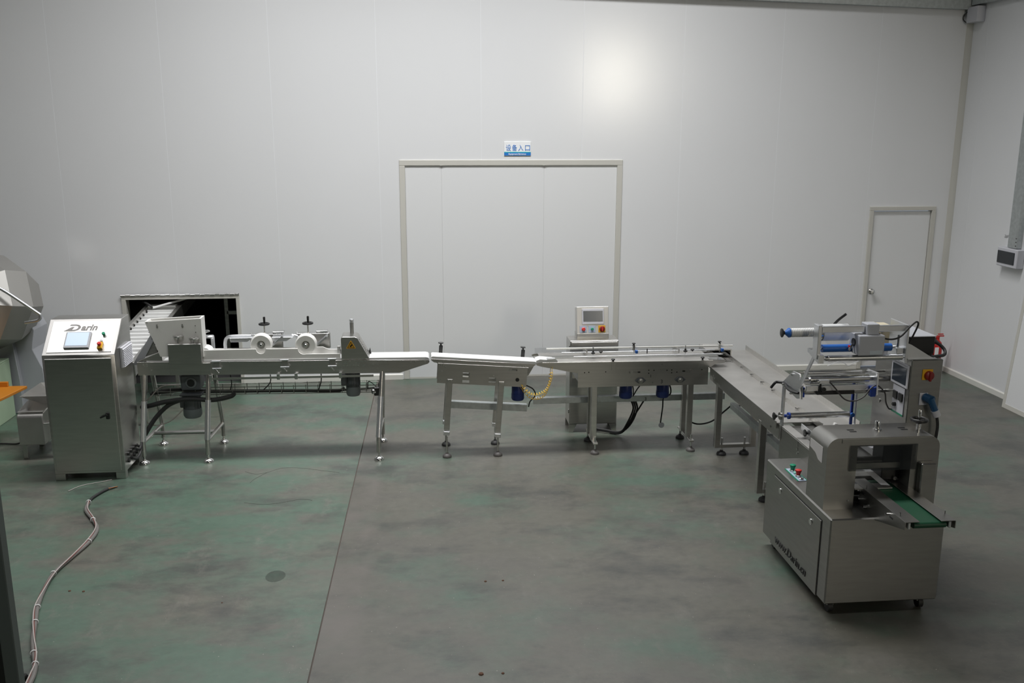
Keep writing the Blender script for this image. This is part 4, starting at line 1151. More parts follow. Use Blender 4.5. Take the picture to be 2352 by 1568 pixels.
for y in (8.07, 6.95):
    for x in (2.715, 3.06):
        obj('post', MB().box(x - 0.027, x + 0.027, y - 0.025, y + 0.025, 0.075, 0.70, 0.003), STEEL, D)
    obj('foot_beam', MB().box(2.742, 3.033, y - 0.025, y + 0.025, 0.075, 0.105, 0.002), STEEL, D)
    for x in (2.765, 2.985):
        disc_foot(D, x, y, 0.165, 0.045, RUBBER, 0.010)
dt = thing('steel_trunking', 'galvanised cable trunk running beneath the infeed table', 'trunking', (2.95, 7.5, 0.37), 'galvanised cable trunks under the conveyors')
obj('channel', MB().box(2.915, 2.965, 6.66, 8.33, 0.370, 0.430, 0.003), GALV, dt)
for y in (6.66, 6.98, 7.35):
    obj('cover_clip', MB().box(2.908, 2.972, y, y + 0.015, 0.366, 0.440, 0.001, 1), ALU, dt)

# ------------------------------------------------------------------ wrapping machine
W = thing('wrapping_machine', 'stainless horizontal wrapping machine with film rollers and green outfeed belt', 'machine', (2.83, 5.65, 0))
wx0, wx1, wy0, wy1, wz0, wz1 = 2.46, 3.20, 5.09, 6.17, 0.09, 0.662
base = obj('base_cabinet', MB().box(wx0, wx1, wy0, wy1, wz0, wz1, 0.008), STEELD, W)
sd = obj('side_door', MB().box(wx0 - 0.006, wx0, 5.215, 6.0, wz0 - 0.002, 0.60, 0.002), STEELD, base)
obj('door_gap', MB().box(wx0 - 0.0015, wx0 + 0.002, 5.205, 6.006, 0.602, 0.608), BLACKP, base)
obj('door_gap', MB().box(wx0 - 0.0015, wx0 + 0.002, 5.205, 5.212, wz0, 0.602), BLACKP, base)
for y in (5.88, 5.36):
    obj('recessed_catch', MB().lathe((wx0 - 0.006, y, 0.53), (-1, 0, 0), [(0.022, 0), (0.021, 0.004), (0.012, 0.006)], 18), CHROME, sd)
text('door_lettering', 'www.Darin.cn', mat('black_lettering', (0.015, 0.015, 0.015), 0.5), sd, frame_matrix((wx0 - 0.0065, 5.915, 0.135), (0, -1, 0), (0, 0, 1)), 0.085, depth=0.003, shear=0.15, width=0.535, bold=0.001)
for x in (2.53, 3.13):
    for y in (5.17, 6.09):
        cs = obj('castor', MB().cyl((x - 0.015, y, 0.036), (x + 0.015, y, 0.036), 0.035, 18), RUBBER, W)
        obj('castor_fork', MB().box(x - 0.024, x + 0.024, y - 0.02, y + 0.02, 0.05, 0.092, 0.003), DARKST, cs)
# button strip on the base
bs = obj('button_strip', MB().box(2.507, 2.573, 5.722, 5.956, wz1, wz1 + 0.004, 0.001, 1), PALEBL, base)
obj('strip_edge', MB().box(2.505, 2.512, 5.722, 5.956, wz1, wz1 + 0.0045), GREENB, bs)
obj('strip_edge', MB().box(2.568, 2.575, 5.722, 5.956, wz1, wz1 + 0.0045), GREENB, bs)
def mush(p, m, r=0.022):
    q = obj('push_button', MB().lathe(p, (0, 0, 1), [(r * 0.8, 0), (r * 0.8, 0.012), (r * 0.62, 0.014), (r * 0.75, 0.03), (r, 0.042), (r * 0.95, 0.048), (r * 0.5, 0.052)], 20), m, bs)
    obj('collar', MB().lathe(p, (0, 0, 1), [(r * 0.95, 0), (r * 0.95, 0.010), (r * 0.8, 0.014)], 20), CHROME, q)
mush((2.54, 5.90, wz1 + 0.004), GREENB)
mush((2.54, 5.80, wz1 + 0.004), RED)
obj('indicator_lamp', MB().lathe((2.54, 5.848, wz1 + 0.004), (0, 0, 1), [(0.014, 0), (0.014, 0.012), (0.009, 0.016)], 16), mat('green_lamp', (0.25, 0.6, 0.5), 0.3), bs)
obj('selector', MB().lathe((2.54, 5.745, wz1 + 0.004), (0, 0, 1), [(0.017, 0), (0.017, 0.008), (0.012, 0.012)], 16), CHROME, bs)
# arched hood over the end sealer
r_ = 0.075
hood_poly = [(2.47, wz1)] + [(2.47 + r_ - r_ * math.cos(R(a)), 1.132 - r_ + r_ * math.sin(R(a))) for a in range(0, 91, 10)] + [(3.20 - r_ + r_ * math.sin(R(a)), 1.132 - r_ + r_ * math.cos(R(a))) for a in range(0, 91, 10)] + [(3.20, wz1), (3.02, wz1), (3.02, 1.077), (2.665, 1.077), (2.665, wz1)]
hood = obj('hood', MB().prism(hood_poly, 'xz', 5.237, 5.503), STEELD, W)
obj('lintel_plate', MB().prism([(2.56, 1.10), (2.56, 1.126), (3.14, 1.126), (3.14, 1.10), (3.075, 1.078), (2.615, 1.078)], 'xz', 5.232, 5.237), STEELD, hood)
obj('guard_window', MB().box(2.612, 3.05, 5.224, 5.229, 0.918, 1.086, 0.001, 1), SMOKE, hood)
obj('cover_box', MB().box(3.066, 3.165, 5.185, 5.237, 0.672, 0.968, 0.006), STEELD, hood)
obj('sticker_residue', MB().prism([(5.30, 1.055), (5.49, 1.055), (5.49, 1.00), (5.40, 0.985), (5.36, 0.955), (5.30, 0.95)], 'yz', 2.4685, 2.4705), WORN, hood)
obj('drive_post', MB().lathe((2.858, 5.386, 1.132), (0, 0, 1), [(0.028, 0), (0.028, 0.006), (0.017, 0.008), (0.017, 0.055), (0.014, 0.06)], 18), CHROME, hood)
hw_ = obj('hand_wheel', MB().torus((3.123, 5.371, 1.195), (0, 0, 1), 0.046, 0.011, 28, 8), BLACKP, hood)
obj('wheel_hub', MB().cyl((3.123, 5.371, 1.132), (3.123, 5.371, 1.172), 0.015, 16), CHROME, hw_)
obj('wheel_web', MB().cyl((3.123, 5.371, 1.172), (3.123, 5.371, 1.192), 0.02, 14).box(3.08, 3.166, 5.364, 5.378, 1.184, 1.194), BLACKP, hw_)
obj('wheel_grip', MB().lathe((3.118, 5.36, 1.195), (0, 0, 1), [(0.007, 0), (0.010, 0.03), (0.010, 0.065), (0.007, 0.07)], 12), CHROME, hw_)
for x, y in ((2.683, 5.393), (2.684, 5.358), (3.028, 5.406), (3.03, 5.372)):
    obj('slot_hole', MB().box(x - 0.022, x + 0.022, y - 0.008, y + 0.008, 1.1325, 1.134, 0.0005, 1), BLACKP, hood)
screws(hood, [(2.635, 5.237, 1.01), (3.035, 5.237, 1.01), (2.63, 5.237, 0.72)], (0, -1, 0), 0.007)
# sealing jaws inside the hood
jw = obj('sealing_jaw', MB().cyl((2.67, 5.40, 0.905), (3.02, 5.40, 0.905), 0.042, 20), DARKST, hood)
obj('jaw_bar', MB().box(2.68, 3.01, 5.345, 5.365, 0.885, 0.925, 0.002), STEELD, jw)
jw2 = obj('sealing_jaw', MB().cyl((2.67, 5.42, 0.72), (3.02, 5.42, 0.72), 0.04, 20), MOTORG, hood)
obj('jaw_block', MB().box(2.90, 3.02, 5.36, 5.50, 0.80, 1.07, 0.004), BLACKP, hood)
obj('jaw_bolt', MB().cyl((2.985, 5.355, 0.815), (2.985, 5.34, 0.815), 0.013, 12), CHROME, hood)
obj('bridge_plate', MB().box(2.68, 2.93, 5.26, 5.34, 0.778, 0.788, 0.002), DECK, hood)
obj('film_tail', MB().sheet([[(2.80, 5.60, 0.845), (2.85, 5.60, 0.845)], [(2.82, 5.42, 0.84), (2.875, 5.42, 0.838)], [(2.845, 5.25, 0.812), (2.905, 5.25, 0.806)]]), FILMEDGE, W)
# outfeed
zo = 0.79
of = obj('outfeed_plate', MB().box(2.735, 2.824, 4.735, 5.42, zo - 0.004, zo, 0.001, 1), STEELD, W)
obj('outfeed_side', MB().prism([(4.735, zo - 0.004), (4.735, 0.742), (5.13, 0.640), (5.30, 0.640), (5.30, zo - 0.004)], 'yz', 2.735, 2.739), STEELD, of)
for y in (5.248, 4.829):
    obj('plate_pin', MB().cyl((2.752, y, zo), (2.752, y, zo + 0.018), 0.005, 8), CHROME, of)
for y, z in ((5.289, 0.765), (5.274, 0.718), (5.198, 0.694), (4.926, 0.759)):
    b_ = obj('side_bolt', MB().cyl((2.735, y, z), (2.712, y, z), 0.007, 8), CHROME, of)
for y, z in ((5.262, 0.757), (4.90, 0.750)):
    obj('adjust_slot', MB().box(2.7335, 2.736, y - 0.028, y + 0.012, z - 0.005, z + 0.005), BLACKP, of)
of2 = obj('outfeed_plate', MB().box(2.955, 3.043, 4.735, 5.42, zo - 0.004, zo, 0.001, 1), STEELD, W)
obj('outfeed_side', MB().prism([(4.735, zo - 0.004), (4.735, 0.742), (5.13, 0.640), (5.30, 0.640), (5.30, zo - 0.004)], 'yz', 3.039, 3.043), STEELD, of2)
for y in (5.251, 4.841):
    obj('plate_pin', MB().cyl((3.034, y, zo), (3.034, y, zo + 0.018), 0.005, 8), CHROME, of2)
gbelt = [(4.765, 0.738), (5.42, 0.738), (5.42, 0.776), (4.765, 0.776)] + arc(4.765, 0.757, 0.019, 90, 270, 8)[1:-1]
obj('outfeed_belt', MB().prism(gbelt, 'yz', 2.80, 2.995), GREENBELT, W)
for x in (2.765, 3.012):
    obj('belt_bracket', MB().box(x - 0.008, x + 0.008, 4.738, 4.80, 0.742, zo - 0.005, 0.004), ALU, W)
# infeed bed behind the hood
ib = obj('infeed_body', MB().box(2.705, 3.19, 5.503, 6.565, 0.52, 0.772, 0.003), STEELD, W)
obj('body_ledge', MB().box(2.705, 2.775, 5.503, 6.565, 0.772, 0.784, 0.002), DECK, ib)
obj('body_ledge', MB().box(3.12, 3.19, 5.503, 6.38, 0.772, 0.784, 0.002), DECK, ib)
screws(ib, [(2.705, 6.225, 0.76), (2.705, 6.225, 0.735), (2.705, 6.222, 0.71), (2.705, 6.218, 0.68)], (-1, 0, 0), 0.009)
an = obj('forming_bracket', MB().box(2.805, 2.813, 5.72, 6.42, 0.79, 0.838, 0.001, 1), ALU, ib)
obj('bracket_foot', MB().box(2.778, 2.84, 5.72, 5.735, 0.772, 0.838, 0.001, 1), ALU, an)
kn_ = star_knob(an, (2.805, 6.30, 0.805), (-1, 0, 0), 0.026, 0.025)
for y, z in ((6.24, 0.815), (6.06, 0.80)):
    obj('guide_shaft', MB().cyl((2.813, y, z), (3.12, y, z), 0.011, 12), CHROME, ib)
obj('brass_nut', MB().cyl((2.94, 6.24, 0.815), (2.97, 6.24, 0.815), 0.02, 12), mat('brass', (0.55, 0.38, 0.12), 0.35, 1.0), ib)
obj('white_plough', MB().prism([(2.985, 0.80), (3.05, 0.80), (3.03, 0.87), (3.01, 0.875)], 'xz', 6.20, 6.32, 0.002, 1), WHITEPL, ib)
obj('forming_bracket', MB().box(3.075, 3.083, 5.75, 6.40, 0.79, 0.83, 0.001, 1), ALU, ib)
obj('forming_bracket', MB().box(3.10, 3.17, 5.95, 6.35, 0.784, 0.80, 0.002, 1), GREYPL, ib)
# electrical column
ecx0, ecx1, ecy0, ecy1 = 3.222, 3.443, 5.70, 6.185
ec = obj('electrical_column', MB().box(ecx0, ecx1, ecy0, ecy1, 0.02, 1.50, 0.005), STEELD, W)
ts2 = obj('touchscreen', MB().box(ecx0 - 0.010, ecx0, 5.713, 5.938, 1.293, 1.456, 0.004), GREYPL, ec)
obj('display', MB().box(ecx0 - 0.0115, ecx0 - 0.0095, 5.733, 5.918, 1.315, 1.433), SCREEND, ts2)
cp = obj('control_strip', MB().box(ecx0 - 0.004, ecx0, 5.747, 5.902, 1.09, 1.286, 0.001, 1), GREYPL, ec)
obj('green_band', MB().box(ecx0 - 0.005, ecx0 - 0.003, 5.747, 5.902, 1.09, 1.103), GREENB, cp)
for y in (5.858, 5.785):
    obj('temperature_controller', MB().box(ecx0 - 0.014, ecx0 - 0.003, y - 0.026, y + 0.026, 1.193, 1.246, 0.002), BLACKP, cp)
obj('speed_knob', MB().lathe((ecx0 - 0.004, 5.852, 1.152), (-1, 0, 0), [(0.014, 0), (0.013, 0.02), (0.008, 0.024)], 14), BLACKP, cp)
ms = obj('main_switch_plate', MB().box(3.302, 3.374, ecy0 - 0.006, ecy0, 1.362, 1.435, 0.002), YELLOW, ec)
obj('main_switch', MB().lathe((3.346, ecy0 - 0.006, 1.394), (0, -1, 0), [(0.032, 0), (0.031, 0.016), (0.024, 0.02)], 24).box(3.338, 3.354, ecy0 - 0.036, ecy0 - 0.02, 1.358, 1.425, 0.003), REDD, ms)
so = obj('socket_plate', MB().box(3.297, 3.355, ecy0 - 0.010, ecy0, 1.188, 1.273, 0.003), GREYPL, ec)
pg = obj('plug_socket', MB().cyl((3.335, ecy0 - 0.01, 1.243), (3.352, ecy0 - 0.065, 1.238), 0.030, 18), PLUGB, so)
pl_ = obj('plug', MB().cyl((3.345, ecy0 - 0.055, 1.25), (3.385, ecy0 - 0.065, 1.155), 0.024, 18, 0.021), PLUGB, so)
obj('plug_collar', MB().cyl((3.380, ecy0 - 0.064, 1.168), (3.398, ecy0 - 0.066, 1.128), 0.026, 16), GREYPL, so)
cable(ec, [(3.396, ecy0 - 0.066, 1.13), (3.41, ecy0 - 0.066, 1.06), (3.408, ecy0 - 0.06, 0.95), (3.395, ecy0 - 0.04, 0.70), (3.36, ecy0 - 0.04, 0.30), (3.32, ecy0 - 0.03, 0.08)], 0.010)
obj('face_label', MB().box(ecx0 - 0.002, ecx0, 6.02, 6.09, 1.42, 1.48), GREYPL, ec)
obj('key_lock', MB().cyl((ecx0, 6.08, 1.11), (ecx0 - 0.006, 6.08, 1.11), 0.014, 14), DARKST, ec)
# black drive box on top of the column
bxx = obj('drive_box', MB().box(3.272, 3.455, 5.845, 6.18, 1.502, 1.622, 0.004), BLACKP, ec)
obj('box_lid', MB().box(3.268, 3.459, 5.84, 6.184, 1.622, 1.630, 0.003), GREYPT, bxx)
cable(bxx, [(3.455, 5.90, 1.58), (3.50, 5.88, 1.565), (3.53, 5.85, 1.53), (3.51, 5.81, 1.505), (3.44, 5.77, 1.506), (3.38, 5.74, 1.51)], 0.011)
cable(bxx, [(3.455, 5.95, 1.60), (3.50, 5.92, 1.58), (3.525, 5.87, 1.54)], 0.009)
# gusset and unwinding frame
fr_ = obj('unwind_frame', MB().box(3.180, 3.194, 5.715, 5.95, 1.475, 1.735, 0.002), ALU, W)
obj('gusset', MB().prism([(3.195, 1.502), (3.385, 1.502), (3.22, 1.60), (3.195, 1.61)], 'xz', 5.718, 5.728), ALU, fr_)
obj('gusset_base', MB().box(3.195, 3.40, 5.705, 5.76, 1.501, 1.508, 0.001, 1), ALU, fr_)
obj('side_arm', MB().box(2.568, 2.592, 5.715, 5.79, 1.515, 1.742, 0.002), ALU, fr_)
obj('arm_foot', MB().prism([(5.70, 1.545), (5.88, 1.555), (5.88, 1.53), (5.70, 1.49)], 'yz', 2.575, 2.612), ALU, fr_)
obj('cross_beam', MB().box(2.592, 3.18, 5.715, 5.745, 1.693, 1.735, 0.003), ALU, fr_)
obj('slide_block', MB().box(3.13, 3.18, 5.74, 5.80, 1.535, 1.575, 0.003), ALU, fr_)
for x, r0 in ((3.15, 0.008),):
    obj('slide_screw', MB().cyl((x, 5.77, 1.57), (x, 5.77, 1.66), r0, 10), CHROME, fr_)
rb = obj('rubber_roller', MB().cyl((2.625, 5.775, 1.575), (3.105, 5.775, 1.575), 0.026, 24), BLUER, fr_)
obj('roller_shaft', MB().cyl((2.60, 5.775, 1.575), (3.14, 5.775, 1.575), 0.010, 12), CHROME, rb)
ra = obj('idler_roller', MB().cyl((2.655, 5.735, 1.515), (3.165, 5.735, 1.515), 0.021, 24), mat('satin_aluminium', (0.74, 0.74, 0.74), 0.28, 1.0), fr_)
obj('roller_shaft', MB().cyl((2.60, 5.735, 1.515), (3.19, 5.735, 1.515), 0.009, 12), CHROME, ra)
obj('roller_collar', MB().cyl((2.632, 5.735, 1.515), (2.655, 5.735, 1.515), 0.018, 16), CHROME, ra)
# date coder
dc = obj('date_coder', MB().box(2.825, 2.998, 5.655, 5.80, 1.548, 1.682, 0.005), GREYPT, fr_)
obj('coder_clamp', MB().box(2.885, 2.968, 5.685, 5.775, 1.682, 1.752, 0.004), GREYPT, dc)
obj('coder_port', MB().cyl((2.825, 5.735, 1.625), (2.819, 5.735, 1.625), 0.026, 20), BLACKP, dc)
obj('coder_latch', MB().tube([(2.815, 5.73, 1.61), (2.80, 5.73, 1.585), (2.79, 5.72, 1.575)], 0.008), CHROME, dc)
obj('red_dot', MB().cyl((2.79, 5.72, 1.60), (2.783, 5.72, 1.60), 0.009, 10), RED, dc)
obj('coder_label', MB().box(2.90, 2.985, 5.6535, 5.6555, 1.556, 1.58), mat('label_grey', (0.50, 0.56, 0.60), 0.5), dc)
cable(dc, [(2.998, 5.72, 1.655), (3.06, 5.70, 1.645), (3.12, 5.69, 1.665), (3.18, 5.69, 1.73), (3.225, 5.70, 1.76), (3.25, 5.72, 1.735), (3.235, 5.74, 1.66), (3.215, 5.75, 1.60)], 0.006)
# mandrel with the film roll
md = obj('mandrel', MB().lathe((2.448, 5.90, 1.658), (1, 0, 0), [(0.018, 0)] + [(0.029 if k % 2 else 0.031, 0.008 + 0.006 * k) for k in range(28)] + [(0.029, 0.19)], 20), mat('ribbed_white_core', (0.72, 0.72, 0.70), 0.5), W)
obj('mandrel_cone', MB().lathe((2.415, 5.90, 1.658), (1, 0, 0), [(0.010, 0), (0.024, 0.016), (0.033, 0.026), (0.033, 0.034)], 20), BLUER, md)
star_knob(md, (2.412, 5.90, 1.658), (-1, 0, 0), 0.030, 0.022)
obj('flange', MB().lathe((2.628, 5.90, 1.656), (1, 0, 0), [(0.045, 0), (0.062, 0.004), (0.062, 0.014), (0.05, 0.022), (0.05, 0.04)], 24), CHROME, md)
fl_ = obj('film_roll', MB().lathe((2.668, 5.90, 1.655), (1, 0, 0), [(0.03, 0), (0.057, 0.002), (0.057, 0.185), (0.03, 0.187)], 28), mat('film_roll_white', (0.75, 0.76, 0.76), 0.3), W)
lv = obj('tension_lever', MB().tube([(2.78, 5.95, 1.70), (2.80, 5.93, 1.735), (2.835, 5.90, 1.78)], 0.009, 10), BLACKP, W)
# second reel and cardboard at the rear of the frame
rl = obj('tape_reel', MB().lathe((3.08, 6.10, 1.63), (1, 0, 0), [(0.02, 0), (0.05, 0.002), (0.05, 0.06), (0.02, 0.062)], 24), TAPEY, W)
obj('reel_shaft', MB().cyl((3.0, 6.10, 1.63), (3.3, 6.10, 1.63), 0.012, 12), CHROME, rl)
obj('reel_back', MB().box(3.165, 3.25, 6.04, 6.17, 1.502, 1.66, 0.004), BEIGE, W)
obj('reel_plate', MB().box(3.252, 3.26, 5.98, 6.18, 1.502, 1.65, 0.002), BLACKP, W)
# film web
obj('film_web', MB().sheet([[(2.70, 5.955, 1.63), (2.86, 5.955, 1.63)], [(2.70, 5.83, 1.565), (2.92, 5.83, 1.565)], [(2.70, 5.80, 1.56), (2.95, 5.80, 1.56)]]), FILM, W)
grid = []
for j in range(7):
    t = j / 6
    row = []
    for i in range(10):
        u = i / 9
        x = (2.70 + 0.30 * u) * (1 - t) + (2.655 + 0.24 * u) * t
        row.append((x, 5.745 + 0.31 * t + 0.012 * math.sin(u * 9 + t * 3), 1.50 - 0.155 * t + 0.012 * math.sin(u * 7)))
    grid.append(row)
obj('film_web', MB().sheet(grid), FILM, W)
obj('film_fold', MB().tube([(2.765, 5.97, 1.402), (2.81, 5.97, 1.42), (2.855, 5.97, 1.432), (2.885, 5.97, 1.42), (2.915, 5.97, 1.402), (2.96, 5.96, 1.425), (2.99, 5.95, 1.44)], 0.0028, 6), FILMEDGE, W)
# roller unit
xl = 2.60
lp_ = obj('roller_plate', MB().prism([(6.14, 1.325), (6.015, 1.335), (5.99, 1.165), (6.04, 1.15), (6.335, 1.18)], 'yz', xl - 0.008, xl + 0.002, 0.001, 1), ALU, W)
obj('plate_edge', MB().box(xl + 0.002, xl + 0.012, 5.985, 6.02, 1.16, 1.262, 0.002), ALU, lp_)
for y, z in ((6.135, 1.30), (6.235, 1.185), (6.13, 1.165), (6.28, 1.19)):
    obj('plate_bolt', MB().lathe((xl - 0.008, y, z), (-1, 0, 0), [(0.011, 0), (0.010, 0.012), (0.005, 0.016)], 12), CHROME, lp_)
obj('guide_block', MB().box(xl + 0.012, xl + 0.024, 5.985, 6.02, 1.175, 1.245, 0.002), BLUEP, lp_)
obj('clamp_lever', MB().tube([(xl - 0.008, 6.30, 1.195), (xl - 0.04, 6.32, 1.195), (xl - 0.06, 6.32, 1.19), (xl - 0.085, 6.33, 1.15)], 0.010, 10), BLACKP, lp_)
obj('clamp_lever', MB().tube([(xl - 0.012, 6.26, 1.20), (xl - 0.03, 6.15, 1.19), (xl - 0.03, 6.05, 1.195), (xl - 0.012, 6.01, 1.20)], 0.009, 10), BLACKP, lp_)
rp_ = obj('roller_plate', MB().prism([(6.06, 1.350), (5.91, 1.362), (5.90, 1.205), (5.945, 1.20), (6.12, 1.25)], 'yz', 3.10, 3.112, 0.001, 1), ALU, W)
bgr = obj('nip_roller', MB().cyl((2.645, 5.98, 1.303), (3.07, 5.98, 1.303), 0.031, 28), CHROME, W)
obj('roller_shaft', MB().cyl((2.60, 5.98, 1.303), (3.10, 5.98, 1.303), 0.018, 16), CHROME, bgr)
obj('bearing_housing', MB().cyl((3.112, 5.98, 1.303), (3.222, 5.98, 1.303), 0.028, 20), STEELD, bgr)
tr_ = obj('idler_roller', MB().cyl((2.64, 6.06, 1.332), (3.06, 6.06, 1.332), 0.014, 20), CHROME, W)
obj('roller_shaft', MB().cyl((2.60, 6.06, 1.332), (3.222, 6.06, 1.332), 0.009, 12), STEELD, tr_)
lr_ = obj('tie_rod', MB().cyl((2.60, 6.01, 1.20), (3.222, 6.01, 1.20), 0.0145, 16), CHROME, W)
obj('extrusion_bar', MB().box(2.612, 3.10, 5.935, 5.955, 1.232, 1.272, 0.003), ALU, W)
obj('extrusion_bar', MB().box(2.612, 3.10, 5.955, 5.985, 1.212, 1.232, 0.003), DARKST, W)
obj('cable_chain', MB().box(2.685, 2.955, 5.925, 5.95, 1.208, 1.236, 0.002), BLACKP, W)
ms_ = obj('mark_sensor', MB().box(2.69, 2.76, 5.905, 5.935, 1.292, 1.318, 0.003), ALU, W)
obj('sensor_eye', MB().cyl((2.69, 5.92, 1.305), (2.675, 5.92, 1.305), 0.013, 14), CHROME, ms_)
obj('sensor_post', MB().cyl((2.705, 5.925, 1.22), (2.705, 5.925, 1.295), 0.007, 10), BLACKP, ms_)
star_knob(ms_, (2.725, 5.925, 1.25), (0, -1, 0), 0.016, 0.02)
cable(ms_, [(2.76, 5.90, 1.305), (2.80, 5.89, 1.26), (2.86, 5.88, 1.19), (2.93, 5.88, 1.172), (3.0, 5.88, 1.20), (3.05, 5.89, 1.255), (3.09, 5.90, 1.275)], 0.005, mat('dark_grey_cable', (0.05, 0.045, 0.045), 0.5))
cable(W, [(3.11, 5.90, 1.27), (3.16, 5.90, 1.22), (3.175, 5.90, 1.15), (3.20, 5.90, 1.105), (3.222, 5.90, 1.10)], 0.005, mat('dark_grey_cable', (0.05, 0.045, 0.045), 0.5))
obj('guide_block', MB().box(3.062, 3.10, 5.905, 5.945, 1.19, 1.258, 0.003), BLUEP, W)
# lower roller hung from slotted arms
la = obj('slotted_arm', MB().plate(6.272, 6.312, 0.872, 1.20, [(6.286, 6.298, 0.89, 1.17)], 'x', xl - 0.006, xl + 0.006), ALU, W)
rd_ = obj('dancer_roller', MB().cyl((2.655, 6.29, 0.945), (3.105, 6.29, 0.945), 0.023, 24), CHROME, W)
obj('end_ring', MB().cyl((2.642, 6.29, 0.945), (2.656, 6.29, 0.945), 0.025, 20), BLUEP, rd_)
obj('roller_shaft', MB().cyl((2.55, 6.29, 0.945), (3.13, 6.29, 0.945), 0.007, 10), CHROME, rd_)
obj('shaft_collar', MB().cyl((2.606, 6.29, 0.945), (2.630, 6.29, 0.945), 0.012, 12), BLUEP, rd_)
obj('shaft_disc', MB().cyl((2.578, 6.29, 0.945), (2.592, 6.29, 0.945), 0.028, 20), STEELD, rd_)
star_knob(rd_, (2.556, 6.29, 0.945), (-1, 0, 0), 0.028, 0.025)
ra_ = obj('blue_arm', MB().box(3.117, 3.135, 6.28, 6.30, 0.865, 1.20, 0.003), BLUEP, W)
obj('arm_nut', MB().cyl((3.125, 6.275, 0.945), (3.125, 6.262, 0.945), 0.016, 14), BLUER, ra_)
obj('loop_rod', MB().tube([(3.155, 6.29, 1.20), (3.157, 6.29, 0.90), (3.155, 6.29, 0.868), (3.14, 6.29, 0.855)], 0.007, 10), ALU, W)
obj('arm_strut', MB().prism([(5.79, 1.535), (5.765, 1.525), (5.985, 1.235), (6.01, 1.245)], 'yz', xl - 0.022, xl - 0.010, 0.002, 1), ALU, W)
obj('arm_tie', MB().box(2.592, 3.17, 6.282, 6.298, 1.192, 1.204, 0.003), ALU, W)
obj('arm_tie', MB().box(2.594, 2.606, 6.20, 6.30, 1.175, 1.20, 0.002), ALU, W)

# ------------------------------------------------------------------ things at the left edge
F = thing('vibrating_feeder', 'stainless feeder with rounded tray and open hopper behind the control cabinet', 'feeder', (-3.5, 8.75, 0))
fb = [(8.5, 0.145), (8.5, 0.405), (8.512, 0.43), (8.54, 0.442), (8.95, 0.50), (8.95, 0.145)]
obj('tray_housing', MB().prism(fb, 'yz', -3.725, -3.50, 0.006), DECK, F)
obj('chute', MB().sheet([[(-3.725, 8.53, 0.45), (-3.50, 8.53, 0.45)], [(-3.66, 8.72, 0.55), (-3.40, 8.72, 0.57)]], 0.004), DECK, F)
hopb = MB()
top = [(-3.68, 8.51, 0.607), (-3.20, 8.51, 0.607), (-3.20, 9.0, 0.607), (-3.68, 9.0, 0.607)]
bot = [(-3.52, 8.62, 0.50), (-3.34, 8.62, 0.50), (-3.34, 8.86, 0.50), (-3.52, 8.86, 0.50)]
vt = [hopb.bm.verts.new(p) for p in top]
vb_ = [hopb.bm.verts.new(p) for p in bot]
fs_ = [hopb.bm.faces.new((vt[i], vt[(i + 1) % 4], vb_[(i + 1) % 4], vb_[i])) for i in range(4)]
bmesh.ops.solidify(hopb.bm, geom=fs_, thickness=0.003)
obj('hopper', hopb, DECK, F)
for x in (-3.70, -3.30):
    for y in (8.56, 8.92):
        obj('leg', MB().box(x - 0.02, x + 0.02, y - 0.02, y + 0.02, 0.0, 0.50 if x > -3.5 else 0.15, 0.003), STEEL, F)
obj('side_bracket', MB().box(-3.50, -3.40, 8.51, 8.60, 0.34, 0.35, 0.002), STEEL, F)
obj('feeder_cable', MB().tube([(-4.9, 8.95, 0.010), (-4.4, 8.98, 0.010), (-4.1, 8.97, 0.012), (-3.9, 8.93, 0.03), (-3.76, 8.80, 0.22)], 0.008), RUBBER, None, 'black cable running from the left edge to the feeder', 'cable')

G = thing('green_machine', 'pale green machine with an open front at the left edge', 'machine', (-4.6, 9.6, 0))
obj('cabinet', MB().plate(-5.3, -4.36, 0.0, 0.612, [(-5.2, -4.43, 0.17, 0.42)], 'y', 9.30, 9.34), PALEGR, G)
obj('cabinet_side', MB().box(-4.395, -4.36, 9.34, 9.95, 0.0, 0.612, 0.004), PALEGR, G)
obj('cabinet_side', MB().box(-5.3, -5.26, 9.34, 9.95, 0.0, 0.612, 0.004), PALEGR, G)
obj('cabinet_top', MB().box(-5.3, -4.36, 9.30, 9.95, 0.612, 0.63, 0.004), PALEGR, G)
obj('cabinet_back', MB().box(-5.26, -4.395, 9.91, 9.95, 0.0, 0.612), PALEGR, G)
obj('opening_frame', MB().plate(-5.22, -4.41, 0.15, 0.44, [(-5.2, -4.43, 0.17, 0.42)], 'y', 9.285, 9.30), GREYPL, G)
T_ = obj('orange_tray', MB().prism([(-4.60, 9.285), (-4.03, 9.285), (-3.925, 9.275), (-3.99, 8.85), (-4.06, 8.62), (-4.60, 8.62)], 'xy', 0.475, 0.502, 0.003), ORANGE, G)
obj('tray_lip', MB().box(-4.60, -4.10, 9.255, 9.285, 0.502, 0.55, 0.003), ORANGE, T_)
for y in (8.70, 9.18):
    obj('tray_strut', MB().cyl((-4.55, y, 0.001), (-4.55, y, 0.476), 0.02, 10), STEEL, T_)

